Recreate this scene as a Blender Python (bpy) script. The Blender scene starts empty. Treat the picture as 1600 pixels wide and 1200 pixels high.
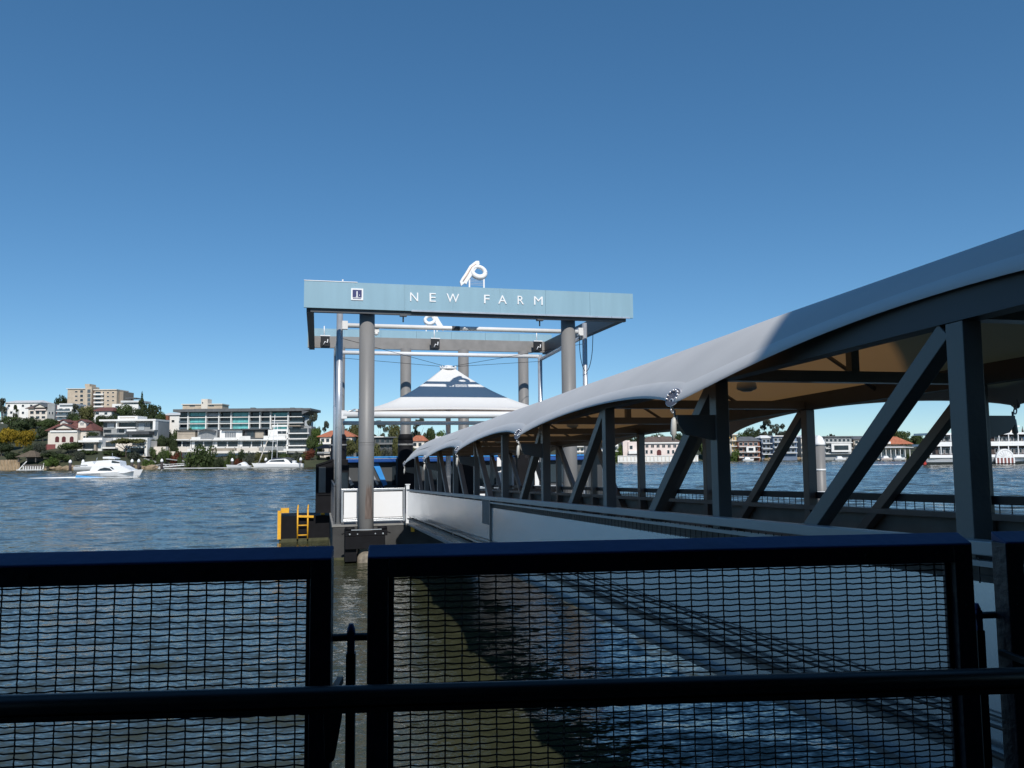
import bpy, math, random
from mathutils import Vector, Matrix
random.seed(7)
# ------------------------------------------------------------------ camera, world, sun, exposure
sc = bpy.context.scene
F = 1250.0                                  # focal length in pixels of a 1600 px wide frame
PITCH, ROLL = math.radians(4.8), math.radians(0.5)
CAM = Vector((0, 0, 5.0))
fw = Vector((0, math.cos(PITCH), math.sin(PITCH)))
r0 = Vector((1, 0, 0)); u0 = r0.cross(fw)
RT = math.cos(ROLL) * r0 - math.sin(ROLL) * u0
UP = math.cos(ROLL) * u0 + math.sin(ROLL) * r0
cd = bpy.data.cameras.new("camera"); cam = bpy.data.objects.new("camera", cd)
sc.collection.objects.link(cam)
cd.sensor_width = 36.0; cd.lens = F / 1600 * 36; cd.clip_start = 0.05; cd.clip_end = 9000
M = Matrix((RT, UP, -fw)).transposed().to_4x4(); M.translation = CAM
cam.matrix_world = M
sc.camera = cam
SUN_EL, SUN_AZ = math.radians(42.0), math.radians(12.4)   # light travels 12.4 deg left of +Y
to_sun = Vector((math.sin(SUN_AZ) * math.cos(SUN_EL), -math.cos(SUN_AZ) * math.cos(SUN_EL), math.sin(SUN_EL)))
w = bpy.data.worlds.new("World"); sc.world = w; w.use_nodes = True
nt = w.node_tree; bg = nt.nodes['Background']
sky = nt.nodes.new('ShaderNodeTexSky'); sky.sky_type = 'NISHITA'; sky.sun_disc = False
sky.sun_elevation = SUN_EL
sky.sun_rotation = math.atan2(to_sun.x, to_sun.y)
sky.altitude = 0; sky.air_density = 0.7; sky.dust_density = 0.0; sky.ozone_density = 4.0
hs = nt.nodes.new('ShaderNodeHueSaturation'); hs.inputs['Saturation'].default_value = 1.2
gm = nt.nodes.new('ShaderNodeGamma'); gm.inputs[1].default_value = .75
tn = nt.nodes.new('ShaderNodeMix'); tn.data_type = 'RGBA'; tn.blend_type = 'MULTIPLY'; tn.inputs[0].default_value = 1; tn.inputs[7].default_value = (1.10, 1.31, 1.38, 1)
nt.links.new(sky.outputs[0], hs.inputs['Color']); nt.links.new(hs.outputs[0], gm.inputs[0]); nt.links.new(gm.outputs[0], tn.inputs[6])
nt.links.new(tn.outputs[2], bg.inputs[0]); bg.inputs[1].default_value = 0.122
sd = bpy.data.lights.new("sun", 'SUN'); sd.energy = 4.2; sd.angle = math.radians(0.55); sd.color = (1, .955, .89)
so = bpy.data.objects.new("sun", sd); sc.collection.objects.link(so)
so.rotation_euler = to_sun.to_track_quat('Z', 'Y').to_euler(); so.location = (0, -20, 60)
sc.view_settings.view_transform = 'Standard'; sc.view_settings.look = 'None'
sc.view_settings.exposure = 0.0; sc.view_settings.gamma = 1.0
sc.cycles.max_bounces = 8; sc.cycles.transparent_max_bounces = 8

def at(px, py, Y):
    v = fw + RT * ((px - 800) / F) - UP * ((py - 600) / F)
    return CAM + v * (Y / v.y)
PSI = 0.2391                                # the gangway and pontoon share one direction
DV = Vector((-math.sin(PSI), math.cos(PSI), 0)); NV = Vector((math.cos(PSI), math.sin(PSI), 0))
def ats(px, py, s):                         # pixel -> pontoon frame (lateral, along, height) at a given distance along
    v = fw + RT * ((px - 800) / F) - UP * ((py - 600) / F)
    p = CAM + v * (s / v.dot(DV)); return Vector((p.dot(NV), p.dot(DV), p.z))

# ------------------------------------------------------------------ materials
MATS = {}
def mat(name, col, rough=.6, metal=0.0, var=.12, scale=3.0, bump=0.0, bscale=30.0, spec=.5, stretch=None, col2=None, transl=None, objrand=0.0):
    if name in MATS: return MATS[name]
    m = bpy.data.materials.new(name); m.use_nodes = True; n = m.node_tree; b = n.nodes['Principled BSDF']
    MATS[name] = m
    b.inputs['Roughness'].default_value = rough; b.inputs['Metallic'].default_value = metal
    b.inputs['Specular IOR Level'].default_value = spec
    tc = n.nodes.new('ShaderNodeTexCoord'); mp = n.nodes.new('ShaderNodeMapping')
    n.links.new(tc.outputs['Object'], mp.inputs[0])
    if stretch: mp.inputs['Scale'].default_value = stretch
    nz = n.nodes.new('ShaderNodeTexNoise'); nz.inputs['Scale'].default_value = scale; nz.inputs['Detail'].default_value = 6
    n.links.new(mp.outputs[0], nz.inputs['Vector'])
    cr = n.nodes.new('ShaderNodeValToRGB'); e = cr.color_ramp.elements
    e[0].position = .3; e[1].position = .7
    c2 = col2 or tuple(min(1, c * (1 + var)) for c in col)
    c1 = tuple(c * (1 - var) for c in col) if not col2 else col
    e[0].color = (*c1, 1); e[1].color = (*c2, 1)
    n.links.new(nz.outputs['Fac'], cr.inputs[0])
    out = cr.outputs[0]
    if objrand:
        oi = n.nodes.new('ShaderNodeObjectInfo'); hs = n.nodes.new('ShaderNodeHueSaturation')
        mr = n.nodes.new('ShaderNodeMapRange'); mr.inputs[3].default_value = 1 - objrand; mr.inputs[4].default_value = 1 + objrand
        n.links.new(oi.outputs['Random'], mr.inputs[0]); n.links.new(mr.outputs[0], hs.inputs['Value'])
        n.links.new(out, hs.inputs['Color']); out = hs.outputs[0]
    n.links.new(out, b.inputs['Base Color'])
    rr = n.nodes.new('ShaderNodeMapRange'); rr.inputs[3].default_value = max(0, rough - .08); rr.inputs[4].default_value = min(1, rough + .08)
    n.links.new(nz.outputs['Fac'], rr.inputs[0]); n.links.new(rr.outputs[0], b.inputs['Roughness'])
    if bump:
        n2 = n.nodes.new('ShaderNodeTexNoise'); n2.inputs['Scale'].default_value = bscale; n2.inputs['Detail'].default_value = 4
        n.links.new(mp.outputs[0], n2.inputs['Vector'])
        bp = n.nodes.new('ShaderNodeBump'); bp.inputs['Strength'].default_value = bump; bp.inputs['Distance'].default_value = .02
        n.links.new(n2.outputs['Fac'], bp.inputs['Height']); n.links.new(bp.outputs[0], b.inputs['Normal'])
    if transl:
        tr = n.nodes.new('ShaderNodeBsdfTranslucent'); tr.inputs[0].default_value = (*transl[0], 1)
        mx = n.nodes.new('ShaderNodeMixShader'); mx.inputs[0].default_value = transl[1]
        n.links.new(b.outputs[0], mx.inputs[1]); n.links.new(tr.outputs[0], mx.inputs[2])
        n.links.new(mx.outputs[0], n.nodes['Material Output'].inputs[0])
    return m
# near structure
NAVY = mat('navy_paint', (.006, .009, .022), .38, var=.25, scale=8, bump=.15, bscale=60)
CAPBLUE = mat('navy_cap_paint', (.028, .058, .19), .5, var=.2, scale=5, bump=.1)
BLACKP = mat('black_paint', (.008, .008, .009), .45, var=.3)
WIRE = mat('wire_black', (.006, .006, .007), .5)
RAILP = mat('handrail_paint', (.022, .020, .021), .35, var=.2, scale=12)
TRUSS = mat('truss_grey_paint', (.175, .172, .165), .33, var=.1, scale=2.5, bump=.08)
ALU = mat('aluminium_rail', (.40, .41, .41), .4, metal=.15, var=.1, scale=4, stretch=(1, .15, 1))
BRUSH = mat('brushed_panel', (.60, .65, .70), .22, metal=.85, var=.03, scale=.8, stretch=(1, .5, 2))
CHORD = mat('bottom_chord_grey', (.16, .17, .175), .45, metal=.1, var=.2, scale=3)
CONDUIT = mat('conduit_brown', (.045, .038, .034), .6, var=.3)
PLAQUE = mat('weathered_plate', (.17, .15, .15), .6, var=.25)
PLATE = mat('tip_plate_steel', (.16, .165, .20), .45, metal=.5)
BOLTM = mat('bright_bolts', (.75, .75, .77), .3, metal=.6)
CHROME = mat('stainless', (.55, .56, .58), .22, metal=1, var=.1)
FABRIC = mat('canopy_fabric', (.66, .66, .66), .75, var=.05, scale=1.0, bump=.06, bscale=2.0, transl=((.75, .40, .14), .15))
TENT = mat('tent_fabric', (.84, .84, .83), .7, var=.02, scale=1.0, transl=((.75, .5, .35), .2))
PILE = mat('pile_grey_paint', (.20, .195, .19), .5, var=.10, scale=1.3, stretch=(1, 1, .25), bump=.05)
RUST = mat('pile_rust', (.085, .06, .05), .8, col2=(.19, .15, .13), scale=4, stretch=(3, 3, .4))
SIGNB = mat('sign_teal_panel', (.25, .405, .49), .5, var=.05, scale=1.6, stretch=(1.5, 1, .18))
SIGNW = mat('sign_white', (.85, .85, .85), .5, var=.01)
SIGNN = mat('sign_navy', (.03, .035, .14), .5)
STEELD = mat('steel_beam_dark', (.075, .08, .088), .5, var=.15, scale=2)
STEELG = mat('steel_beam_grey', (.235, .225, .215), .55, var=.12, scale=2)
TUBE = mat('silver_tube', (.55, .57, .60), .3, metal=.55, var=.06)
TUBEW = mat('white_tube', (.76, .77, .78), .4, var=.04)
SLEEVE = mat('black_sleeve', (.006, .006, .008), .7, var=.3, spec=.2)
CONC = mat('pontoon_dark', (.045, .045, .045), .8, var=.35, scale=1.2, bump=.3, bscale=6)
DECKM = mat('deck_grey', (.24, .235, .22), .8, var=.15)
ALGAE = mat('algae_band', (.07, .07, .035), .9, var=.4)
WHITEP = mat('white_panel', (.86, .86, .86), .45, var=.01)
YEL = mat('yellow_paint', (.80, .42, .03), .5, var=.12, scale=8)
FBLUE = mat('ferry_blue', (.02, .08, .30), .3, var=.1)
FBLUEL = mat('ferry_light_blue', (.05, .30, .75), .35, var=.1)
ORANGE = mat('orange_panel', (.75, .25, .08), .5, var=.1)
TIMBER = mat('timber_grey', (.10, .09, .08), .85, var=.4, scale=4, stretch=(4, 4, .5))
# far things
GL = mat('window_glass', (.025, .035, .045), .12, var=.5, scale=.6)
TEAL = mat('teal_glass', (.13, .42, .42), .2, var=.3, scale=.5)
W1 = mat('white_render', (.78, .77, .74), .7, var=.06, scale=.4)
CREAM = mat('cream_render', (.70, .64, .56), .8, var=.06, scale=.3)
BEIGE = mat('beige_brick', (.52, .43, .33), .85, var=.12, scale=.4)
PINK = mat('pink_render', (.74, .63, .58), .8, var=.08, scale=.4)
GREYW = mat('grey_render', (.30, .31, .31), .8, var=.12, scale=.4)
DGREY = mat('charcoal_cladding', (.055, .06, .065), .6, var=.25, scale=.4)
TAN = mat('tan_cladding', (.36, .31, .25), .8, var=.12, scale=.5)
BROWN = mat('brown_cladding', (.22, .085, .05), .8, var=.2, scale=.5)
BLUEW = mat('blue_grey_cladding', (.13, .18, .26), .7, var=.15, scale=.5)
YELW = mat('yellow_render', (.55, .38, .16), .8, var=.1)
ROOFG = mat('roof_grey', (.12, .125, .13), .6, var=.2, scale=.6)
ROOFL = mat('roof_light', (.62, .63, .63), .5, var=.1, scale=.6)
TERRA = mat('terracotta_tiles', (.40, .14, .075), .85, var=.25, scale=1.2)
MAROON = mat('maroon_tiles', (.15, .060, .050), .85, var=.25, scale=1.2)
BRNROOF = mat('brown_roof', (.13, .095, .08), .85, var=.25, scale=1)
REDDK = mat('dark_red_opening', (.10, .02, .02), .6)
BOATW = mat('boat_white', (.86, .86, .86), .3, var=.02)
BOATB = mat('boat_blue', (.12, .42, .80), .3)
RED = mat('red_paint', (.45, .04, .03), .5)
def leafm(name, col, rough=.75):
    return mat(name, tuple(c * .6 for c in col), rough, scale=.45, col2=tuple(c * 1.35 for c in col), transl=((col[0] * 1.3, col[1] * 1.5, col[2]), .25), objrand=.18, spec=.2)
LD = leafm('leaf_dark', (.044, .062, .026)); LM = leafm('leaf_mid', (.068, .098, .034)); LO = leafm('leaf_olive', (.11, .112, .042))
LY = leafm('leaf_yellow', (.30, .21, .020)); LG = leafm('leaf_grey', (.070, .080, .060)); LR = leafm('leaf_red', (.16, .050, .030)); LB = leafm('leaf_bright', (.085, .13, .030))
BARK = mat('bark', (.12, .095, .075), .9, var=.3, scale=2)

# ------------------------------------------------------------------ helpers
col = sc.collection
BASE = {}
class MB:
    def __init__(s): s.v = []; s.f = []; s.m = []; s.sm = []
    def _add(s, vs, fs, smooth=False):
        k = len(s.v); s.v.extend([Vector(p) for p in vs]); s.f.extend([tuple(i + k for i in f) for f in fs]); s.sm.extend([smooth] * len(fs)); return s
    def box(s, a, b):
        x0, y0, z0 = a; x1, y1, z1 = b
        if x0 > x1: x0, x1 = x1, x0
        if y0 > y1: y0, y1 = y1, y0
        if z0 > z1: z0, z1 = z1, z0
        return s._add([(x0, y0, z0), (x1, y0, z0), (x1, y1, z0), (x0, y1, z0), (x0, y0, z1), (x1, y0, z1), (x1, y1, z1), (x0, y1, z1)],
                      [(0, 3, 2, 1), (4, 5, 6, 7), (0, 1, 5, 4), (1, 2, 6, 5), (2, 3, 7, 6), (3, 0, 4, 7)])
    def bar(s, p, q, wd, ht, up=(0, 0, 1)):
        p = Vector(p); q = Vector(q); d = (q - p).normalized(); up = Vector(up)
        x = d.cross(up)
        if x.length < 1e-4: x = d.cross(Vector((0, 1, 0)))
        x.normalize(); y = x.cross(d); x *= wd / 2; y *= ht / 2
        vs = [p - x - y, p + x - y, p + x + y, p - x + y, q - x - y, q + x - y, q + x + y, q - x + y]
        return s._add(vs, [(0, 1, 2, 3), (7, 6, 5, 4), (1, 0, 4, 5), (2, 1, 5, 6), (3, 2, 6, 7), (0, 3, 7, 4)])
    def tube(s, p, q, r, n=12, r2=None, caps=True):
        return s.path([p, q], [r, r2 if r2 is not None else r], n, caps)
    def path(s, pts, rs, n=8, caps=True):
        pts = [Vector(p) for p in pts]
        if not isinstance(rs, (list, tuple)): rs = [rs] * len(pts)
        k = len(s.v); prev = None
        for i, p in enumerate(pts):
            d = (pts[min(i + 1, len(pts) - 1)] - pts[max(i - 1, 0)]).normalized()
            if prev is None:
                x = d.cross(Vector((0, 0, 1)))
                if x.length < 1e-3: x = d.cross(Vector((0, 1, 0)))
            else: x = prev - d * prev.dot(d)
            x.normalize(); prev = x; y = d.cross(x)
            for j in range(n):
                a = 2 * math.pi * j / n; s.v.append(p + (x * math.cos(a) + y * math.sin(a)) * rs[i])
        for i in range(len(pts) - 1):
            for j in range(n):
                a = k + i * n + j; b = k + i * n + (j + 1) % n
                s.f.append((a, b, b + n, a + n)); s.sm.append(n > 5)
        if caps:
            s.f.append(tuple(k + j for j in range(n))[::-1]); s.sm.append(False)
            e = k + (len(pts) - 1) * n; s.f.append(tuple(e + j for j in range(n))); s.sm.append(False)
        return s
    def prism(s, poly, y0, y1):             # poly in (x,z), extruded along y
        n = len(poly)
        vs = [(x, y0, z) for x, z in poly] + [(x, y1, z) for x, z in poly]
        fs = [tuple(range(n)), tuple(range(n, 2 * n))[::-1]] + [((i + 1) % n, i, i + n, (i + 1) % n + n) for i in range(n)]
        return s._add(vs, fs)
    def prismz(s, poly, z0, z1):            # poly in (x,y), extruded up
        n = len(poly)
        vs = [(x, y, z0) for x, y in poly] + [(x, y, z1) for x, y in poly]
        return s._add(vs, [tuple(range(n))[::-1], tuple(range(n, 2 * n))] + [(i, (i + 1) % n, (i + 1) % n + n, i + n) for i in range(n)])
    def lathe(s, c, prof, n=16):            # prof: list of (r, z)
        k = len(s.v); c = Vector(c)
        for r, z in prof:
            for j in range(n):
                a = 2 * math.pi * j / n; s.v.append(c + Vector((r * math.cos(a), r * math.sin(a), z)))
        for i in range(len(prof) - 1):
            for j in range(n):
                a = k + i * n + j; b = k + i * n + (j + 1) % n; s.f.append((a, b, b + n, a + n)); s.sm.append(True)
        s.f.append(tuple(k + j for j in range(n))[::-1]); s.sm.append(False)
        e = k + (len(prof) - 1) * n; s.f.append(tuple(e + j for j in range(n))); s.sm.append(False)
        return s
    def grid(s, P, smooth=True):            # P[i][j] points
        k = len(s.v); m = len(P[0])
        for row in P: s.v.extend([Vector(p) for p in row])
        for i in range(len(P) - 1):
            for j in range(m - 1):
                a = k + i * m + j; s.f.append((a, a + 1, a + m + 1, a + m)); s.sm.append(smooth)
        return s
    def build(s, name, material, parent=None, base=None, rz=0.0, bevel=0.0):
        if parent is not None: base = BASE[parent.name]
        base = Vector(base or (0, 0, 0))
        me = bpy.data.meshes.new(name)
        me.from_pydata([tuple(p - base) for p in s.v], [], s.f); me.update()
        me.polygons.foreach_set('use_smooth', s.sm); me.materials.append(material)
        o = bpy.data.objects.new(name, me); col.objects.link(o)
        if parent is not None: o.parent = parent
        else:
            o.rotation_euler = (0, 0, rz); o.location = Matrix.Rotation(rz, 3, 'Z') @ base
        if bevel:
            bm = o.modifiers.new('bevel', 'BEVEL'); bm.width = bevel; bm.segments = 2; bm.limit_method = 'ANGLE'
        BASE[o.name] = base
        return o
def build_each(mb_, name, material, parent, bevel=0.0):
    par = list(range(len(mb_.v)))
    def fd(i):
        while par[i] != i: par[i] = par[par[i]]; i = par[i]
        return i
    for f in mb_.f:
        for q in f[1:]: par[fd(q)] = fd(f[0])
    gr = {}
    for f, sm_ in zip(mb_.f, mb_.sm): gr.setdefault(fd(f[0]), []).append((f, sm_))
    for fs in gr.values():
        m_ = MB(); ix = {}
        for f, sm_ in fs:
            for q in f:
                if q not in ix: ix[q] = len(m_.v); m_.v.append(mb_.v[q])
            m_.f.append(tuple(ix[q] for q in f)); m_.sm.append(sm_)
        m_.build(name, material, parent, bevel=bevel)
def tag(o, label=None, cat=None, group=None, kind=None):
    if label: o['label'] = label
    if cat: o['category'] = cat
    if group: o['group'] = group
    if kind: o['kind'] = kind
    return o
def thing(name, label, cat, base, rz=0.0, group=None):
    o = bpy.data.objects.new(name, None); col.objects.link(o); o.empty_display_size = .2
    base = Vector(base); o.rotation_euler = (0, 0, rz); o.location = Matrix.Rotation(rz, 3, 'Z') @ base
    BASE[o.name] = base
    return tag(o, label, cat, group)
def copy_tree(o, parent=None, loc=None, rz=None):
    c = o.copy(); col.objects.link(c); BASE[c.name] = BASE.get(o.name)
    if parent: c.parent = parent
    for ch in [x for x in o.children]: copy_tree(ch, c)
    if loc is not None: c.location = loc
    if rz is not None: c.rotation_euler = (0, 0, rz)
    return c
def text_mb(txt, size, depth=.02):
    cu = bpy.data.curves.new('t', 'FONT'); cu.body = txt; cu.size = size; cu.extrude = depth / 2; cu.align_x = 'CENTER'; cu.resolution_u = 4
    o = bpy.data.objects.new('t', cu); col.objects.link(o)
    dg = bpy.context.evaluated_depsgraph_get(); me = o.evaluated_get(dg).to_mesh()
    vs = [v.co.copy() for v in me.vertices]; fs = [tuple(p.vertices) for p in me.polygons]
    bpy.data.objects.remove(o); return vs, fs
PS = dict(rz=PSI)

# ------------------------------------------------------------------ terrain, water
def lerp_tab(x, tab):
    if x <= tab[0][0]: return tab[0][1]
    for (a, va), (b, vb) in zip(tab, tab[1:]):
        if x <= b:
            t = (x - a) / (b - a); t = t * t * (3 - 2 * t); return va + (vb - va) * t
    return tab[-1][1]
def shore(k):   # k = X/Y direction; distance of the waterline
    return lerp_tab(k, [(-.66, 276), (-.5, 268), (-.40, 296), (-.25, 284), (-.1, 320), (.08, 352), (.3, 362), (.6, 350), (1.2, 300)])
def hill(k):
    return lerp_tab(k, [(-.9, 20), (-.64, 22), (-.5, 23), (-.35, 18), (-.22, 12), (-.1, 8), (.3, 9), (.45, 7), (.8, 5)])
def terr(X, Y):
    k = X / max(Y, 1); d = Y - shore(k)
    if d < 0: return -1.5
    b = 2.2 * min(1, d / 4.0)
    t = min(1, max(0, (d - 3) / 165)); t2 = (t * (1.7 - .7 * t))
    return b + hill(k) * t2 + .5 * math.sin(X * .11) * min(1, d / 20) - .0

mb = MB(); rows = []
ks = [-1.4 + 3.0 * i / 150 for i in range(151)]
for j in range(44):
    dd = -3 if j == 0 else (j - 1) * 1.4 if j < 6 else 7 * (1.135 ** (j - 6)) 
    row = []
    for k in ks:
        Y = shore(k) + dd; X = k * Y; row.append((X, Y, terr(X, Y) if j else -1.5))
    rows.append(row)
mb.grid(rows)
GROUND = mat('hillside_ground', (.022, .032, .014), .95, scale=.12, col2=(.070, .070, .034), bump=.4, bscale=1)
tag(mb.build('hillside', GROUND), kind='structure')

def water_mat():
    m = bpy.data.materials.new('river_water'); m.use_nodes = True; n = m.node_tree; b = n.nodes['Principled BSDF']
    b.inputs['Base Color'].default_value = (.060, .062, .030, 1); b.inputs['Roughness'].default_value = .07
    b.inputs['IOR'].default_value = 1.333; b.inputs['Specular IOR Level'].default_value = .5
    tc = n.nodes.new('ShaderNodeTexCoord')
    def noise(scale, sx, sy, det=3, rot=0.0):
        mp = n.nodes.new('ShaderNodeMapping'); mp.inputs['Scale'].default_value = (sx, sy, 1); mp.inputs['Rotation'].default_value = (0, 0, rot)
        nz = n.nodes.new('ShaderNodeTexNoise'); nz.inputs['Scale'].default_value = scale; nz.inputs['Detail'].default_value = det
        n.links.new(tc.outputs['Object'], mp.inputs[0]); n.links.new(mp.outputs[0], nz.inputs['Vector']); return nz.outputs['Fac']
    def math_(op, a, bb):
        x = n.nodes.new('ShaderNodeMath'); x.operation = op
        for i, q in enumerate((a, bb)):
            if isinstance(q, (int, float)): x.inputs[i].default_value = q
            else: n.links.new(q, x.inputs[i])
        return x.outputs[0]
    # wave slopes straight from noise vectors, so the far river keeps its chop
    def slope(scale, sx, sy, amp, rot, det=2):
        mp = n.nodes.new('ShaderNodeMapping'); mp.inputs['Scale'].default_value = (sx, sy, 1); mp.inputs['Rotation'].default_value = (0, 0, rot)
        nz = n.nodes.new('ShaderNodeTexNoise'); nz.inputs['Scale'].default_value = scale; nz.inputs['Detail'].default_value = det
        n.links.new(tc.outputs['Object'], mp.inputs[0]); n.links.new(mp.outputs[0], nz.inputs['Vector'])
        v = n.nodes.new('ShaderNodeVectorMath'); v.operation = 'SUBTRACT'; v.inputs[1].default_value = (.5, .5, .5); n.links.new(nz.outputs['Color'], v.inputs[0])
        u = n.nodes.new('ShaderNodeVectorMath'); u.operation = 'MULTIPLY'; u.inputs[1].default_value = (amp * .6, amp, 0); n.links.new(v.outputs[0], u.inputs[0]); return u.outputs[0]
    def vadd(a, b_):
        v = n.nodes.new('ShaderNodeVectorMath'); v.operation = 'ADD'; n.links.new(a, v.inputs[0])
        if isinstance(b_, tuple): v.inputs[1].default_value = b_
        else: n.links.new(b_, v.inputs[1])
        return v.outputs[0]
    sl = vadd(slope(1.8, .6, 1.4, .30, .12), slope(5.5, .6, 1.4, .50, -.2)); sl = vadd(sl, slope(16.0, .6, 1.4, .42, .3))
    st = n.nodes.new('ShaderNodeMapRange'); st.inputs[1].default_value = .35; st.inputs[2].default_value = .65
    st.inputs[3].default_value = .65; st.inputs[4].default_value = 1.15; n.links.new(noise(.03, .35, 1.6, 3), st.inputs[0])
    sc_ = n.nodes.new('ShaderNodeVectorMath'); sc_.operation = 'SCALE'; n.links.new(sl, sc_.inputs[0]); n.links.new(st.outputs[0], sc_.inputs['Scale'])
    nm = n.nodes.new('ShaderNodeVectorMath'); nm.operation = 'NORMALIZE'; ge = n.nodes.new('ShaderNodeNewGeometry'); n.links.new(vadd(sc_.outputs[0], ge.outputs['Normal']), nm.inputs[0])
    n.links.new(nm.outputs[0], b.inputs['Normal'])
    cr = n.nodes.new('ShaderNodeValToRGB'); n.links.new(noise(.02, 1, 1, 3), cr.inputs[0])
    cr.color_ramp.elements[0].color = (.034, .040, .023, 1); cr.color_ramp.elements[1].color = (.050, .050, .025, 1)
    n.links.new(cr.outputs[0], b.inputs['Base Color'])
    return m
import numpy as np
rg = np.random.default_rng(4)
Yr = np.concatenate([np.arange(3.0, 40, .13), np.arange(40, 130, .24), np.arange(130, 372, .40)]); Kc = np.linspace(-1.15, 1.15, 330)
YY, KK = np.meshgrid(Yr, Kc, indexing='ij'); XX = YY * KK; ZZ = np.zeros_like(XX)
for i in range(46):
    lam = 0.8 * (5.0 / 0.8) ** rg.random(); th = rg.normal(.15, .55); k_ = 2 * math.pi / lam; ph = rg.random() * 6.283
    ZZ += (.0235 / k_) * np.sin(k_ * (XX * math.sin(th) + YY * math.cos(th)) + ph)
gust = 1 + .28 * np.sin(XX * .045 + YY * .021 + 1) * np.sin(YY * .06 - XX * .013) + .15 * np.sin(YY * .23 + XX * .03)
ZZ *= gust * (.30 + .70 * np.clip((YY - 22) / 60, 0, 1)); nr, nc = XX.shape
vs_ = np.stack([XX, YY, ZZ], -1).reshape(-1, 3)
ii = (np.arange(nr - 1)[:, None] * nc + np.arange(nc - 1)[None, :]).ravel()
fq = np.stack([ii, ii + 1, ii + nc + 1, ii + nc], -1)
xs = [-2500, -600, -200, -60, 0, 60, 200, 600, 2500]; ys = [-300, -40, 0, 20, 60, 150, 300, 600, 2600]
pv = np.array([(x, y, -.35) for y in ys for x in xs], float); o0 = len(vs_)
jj = np.array([o0 + a_ * 9 + b_ for a_ in range(8) for b_ in range(8)]); fp = np.stack([jj, jj + 1, jj + 10, jj + 9], -1)
va = np.concatenate([vs_, pv]); fa = np.concatenate([fq, fp]).astype(np.int32)
me = bpy.data.meshes.new('river_water'); me.vertices.add(len(va)); me.vertices.foreach_set('co', va.astype(np.float32).ravel())
me.loops.add(fa.size); me.loops.foreach_set('vertex_index', fa.ravel()); me.polygons.add(len(fa))
me.polygons.foreach_set('loop_start', np.arange(0, fa.size, 4, dtype=np.int32)); me.polygons.foreach_set('loop_total', np.full(len(fa), 4, np.int32))
me.polygons.foreach_set('use_smooth', np.ones(len(fa), bool)); me.update(calc_edges=True); me.validate(); me.materials.append(water_mat())
o = bpy.data.objects.new('river_water', me); col.objects.link(o); tag(o, kind='structure')

# ------------------------------------------------------------------ landing deck and an unseen building added to shade it
mb = MB(); mb.prismz([(-14, -14), (14, -14), (14, 2.2), (3.6, 1.75), (2.9, 1.98), (-9, .62), (-14, .1)], 3.2, 3.5)
tag(mb.build('landing_deck', mat('landing_deck_dark', (.08, .08, .078), .8), base=(0, 0, 3.2)), kind='structure')
t = thing('shade_building', 'dark unseen building added behind the camera to shade the landing', 'building', (0, -6, 3.5), PSI)
mb = MB(); mb.prism([(-13, 3.5), (16, 3.5), (16, 16.35), (5.3, 16.35), (3.45, 13.4), (-13, 13.4)][::-1], -13, -4.0); mb.build('wall', mat('shade_building_wall', (.02, .02, .022), .8), t)  # added block, outline stepped to set the shadow edge on the canopy
mb = MB(); mb.prism([(-14, 13.405), (3.44, 13.405), (5.29, 16.355), (17, 16.355), (17, 16.6), (5.16, 16.6), (3.31, 13.65), (-14, 13.65)], -14, -2.8); mb.build('roof', STEELD, t)
mb = MB(); mb.box((-12, -3.99, 7.5), (15, .95, 7.7)); mb.build('shade_awning', STEELD, t)  # unseen awning added to darken the railing and the post fronts
for x in (-11, 14): MB().tube((x, .5, 3.5), (x, .5, 7.5), .12, 12).build('column', STEELD, t)  # supports of the added awning
for i in range(6):  # windows of the added building, out of view
    mb = MB(); mb.box((-11 + 4.4 * i, -3.95, 4.3), (-8 + 4.4 * i, -3.9, 6.6)); mb.build('window', GL, t)

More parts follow.
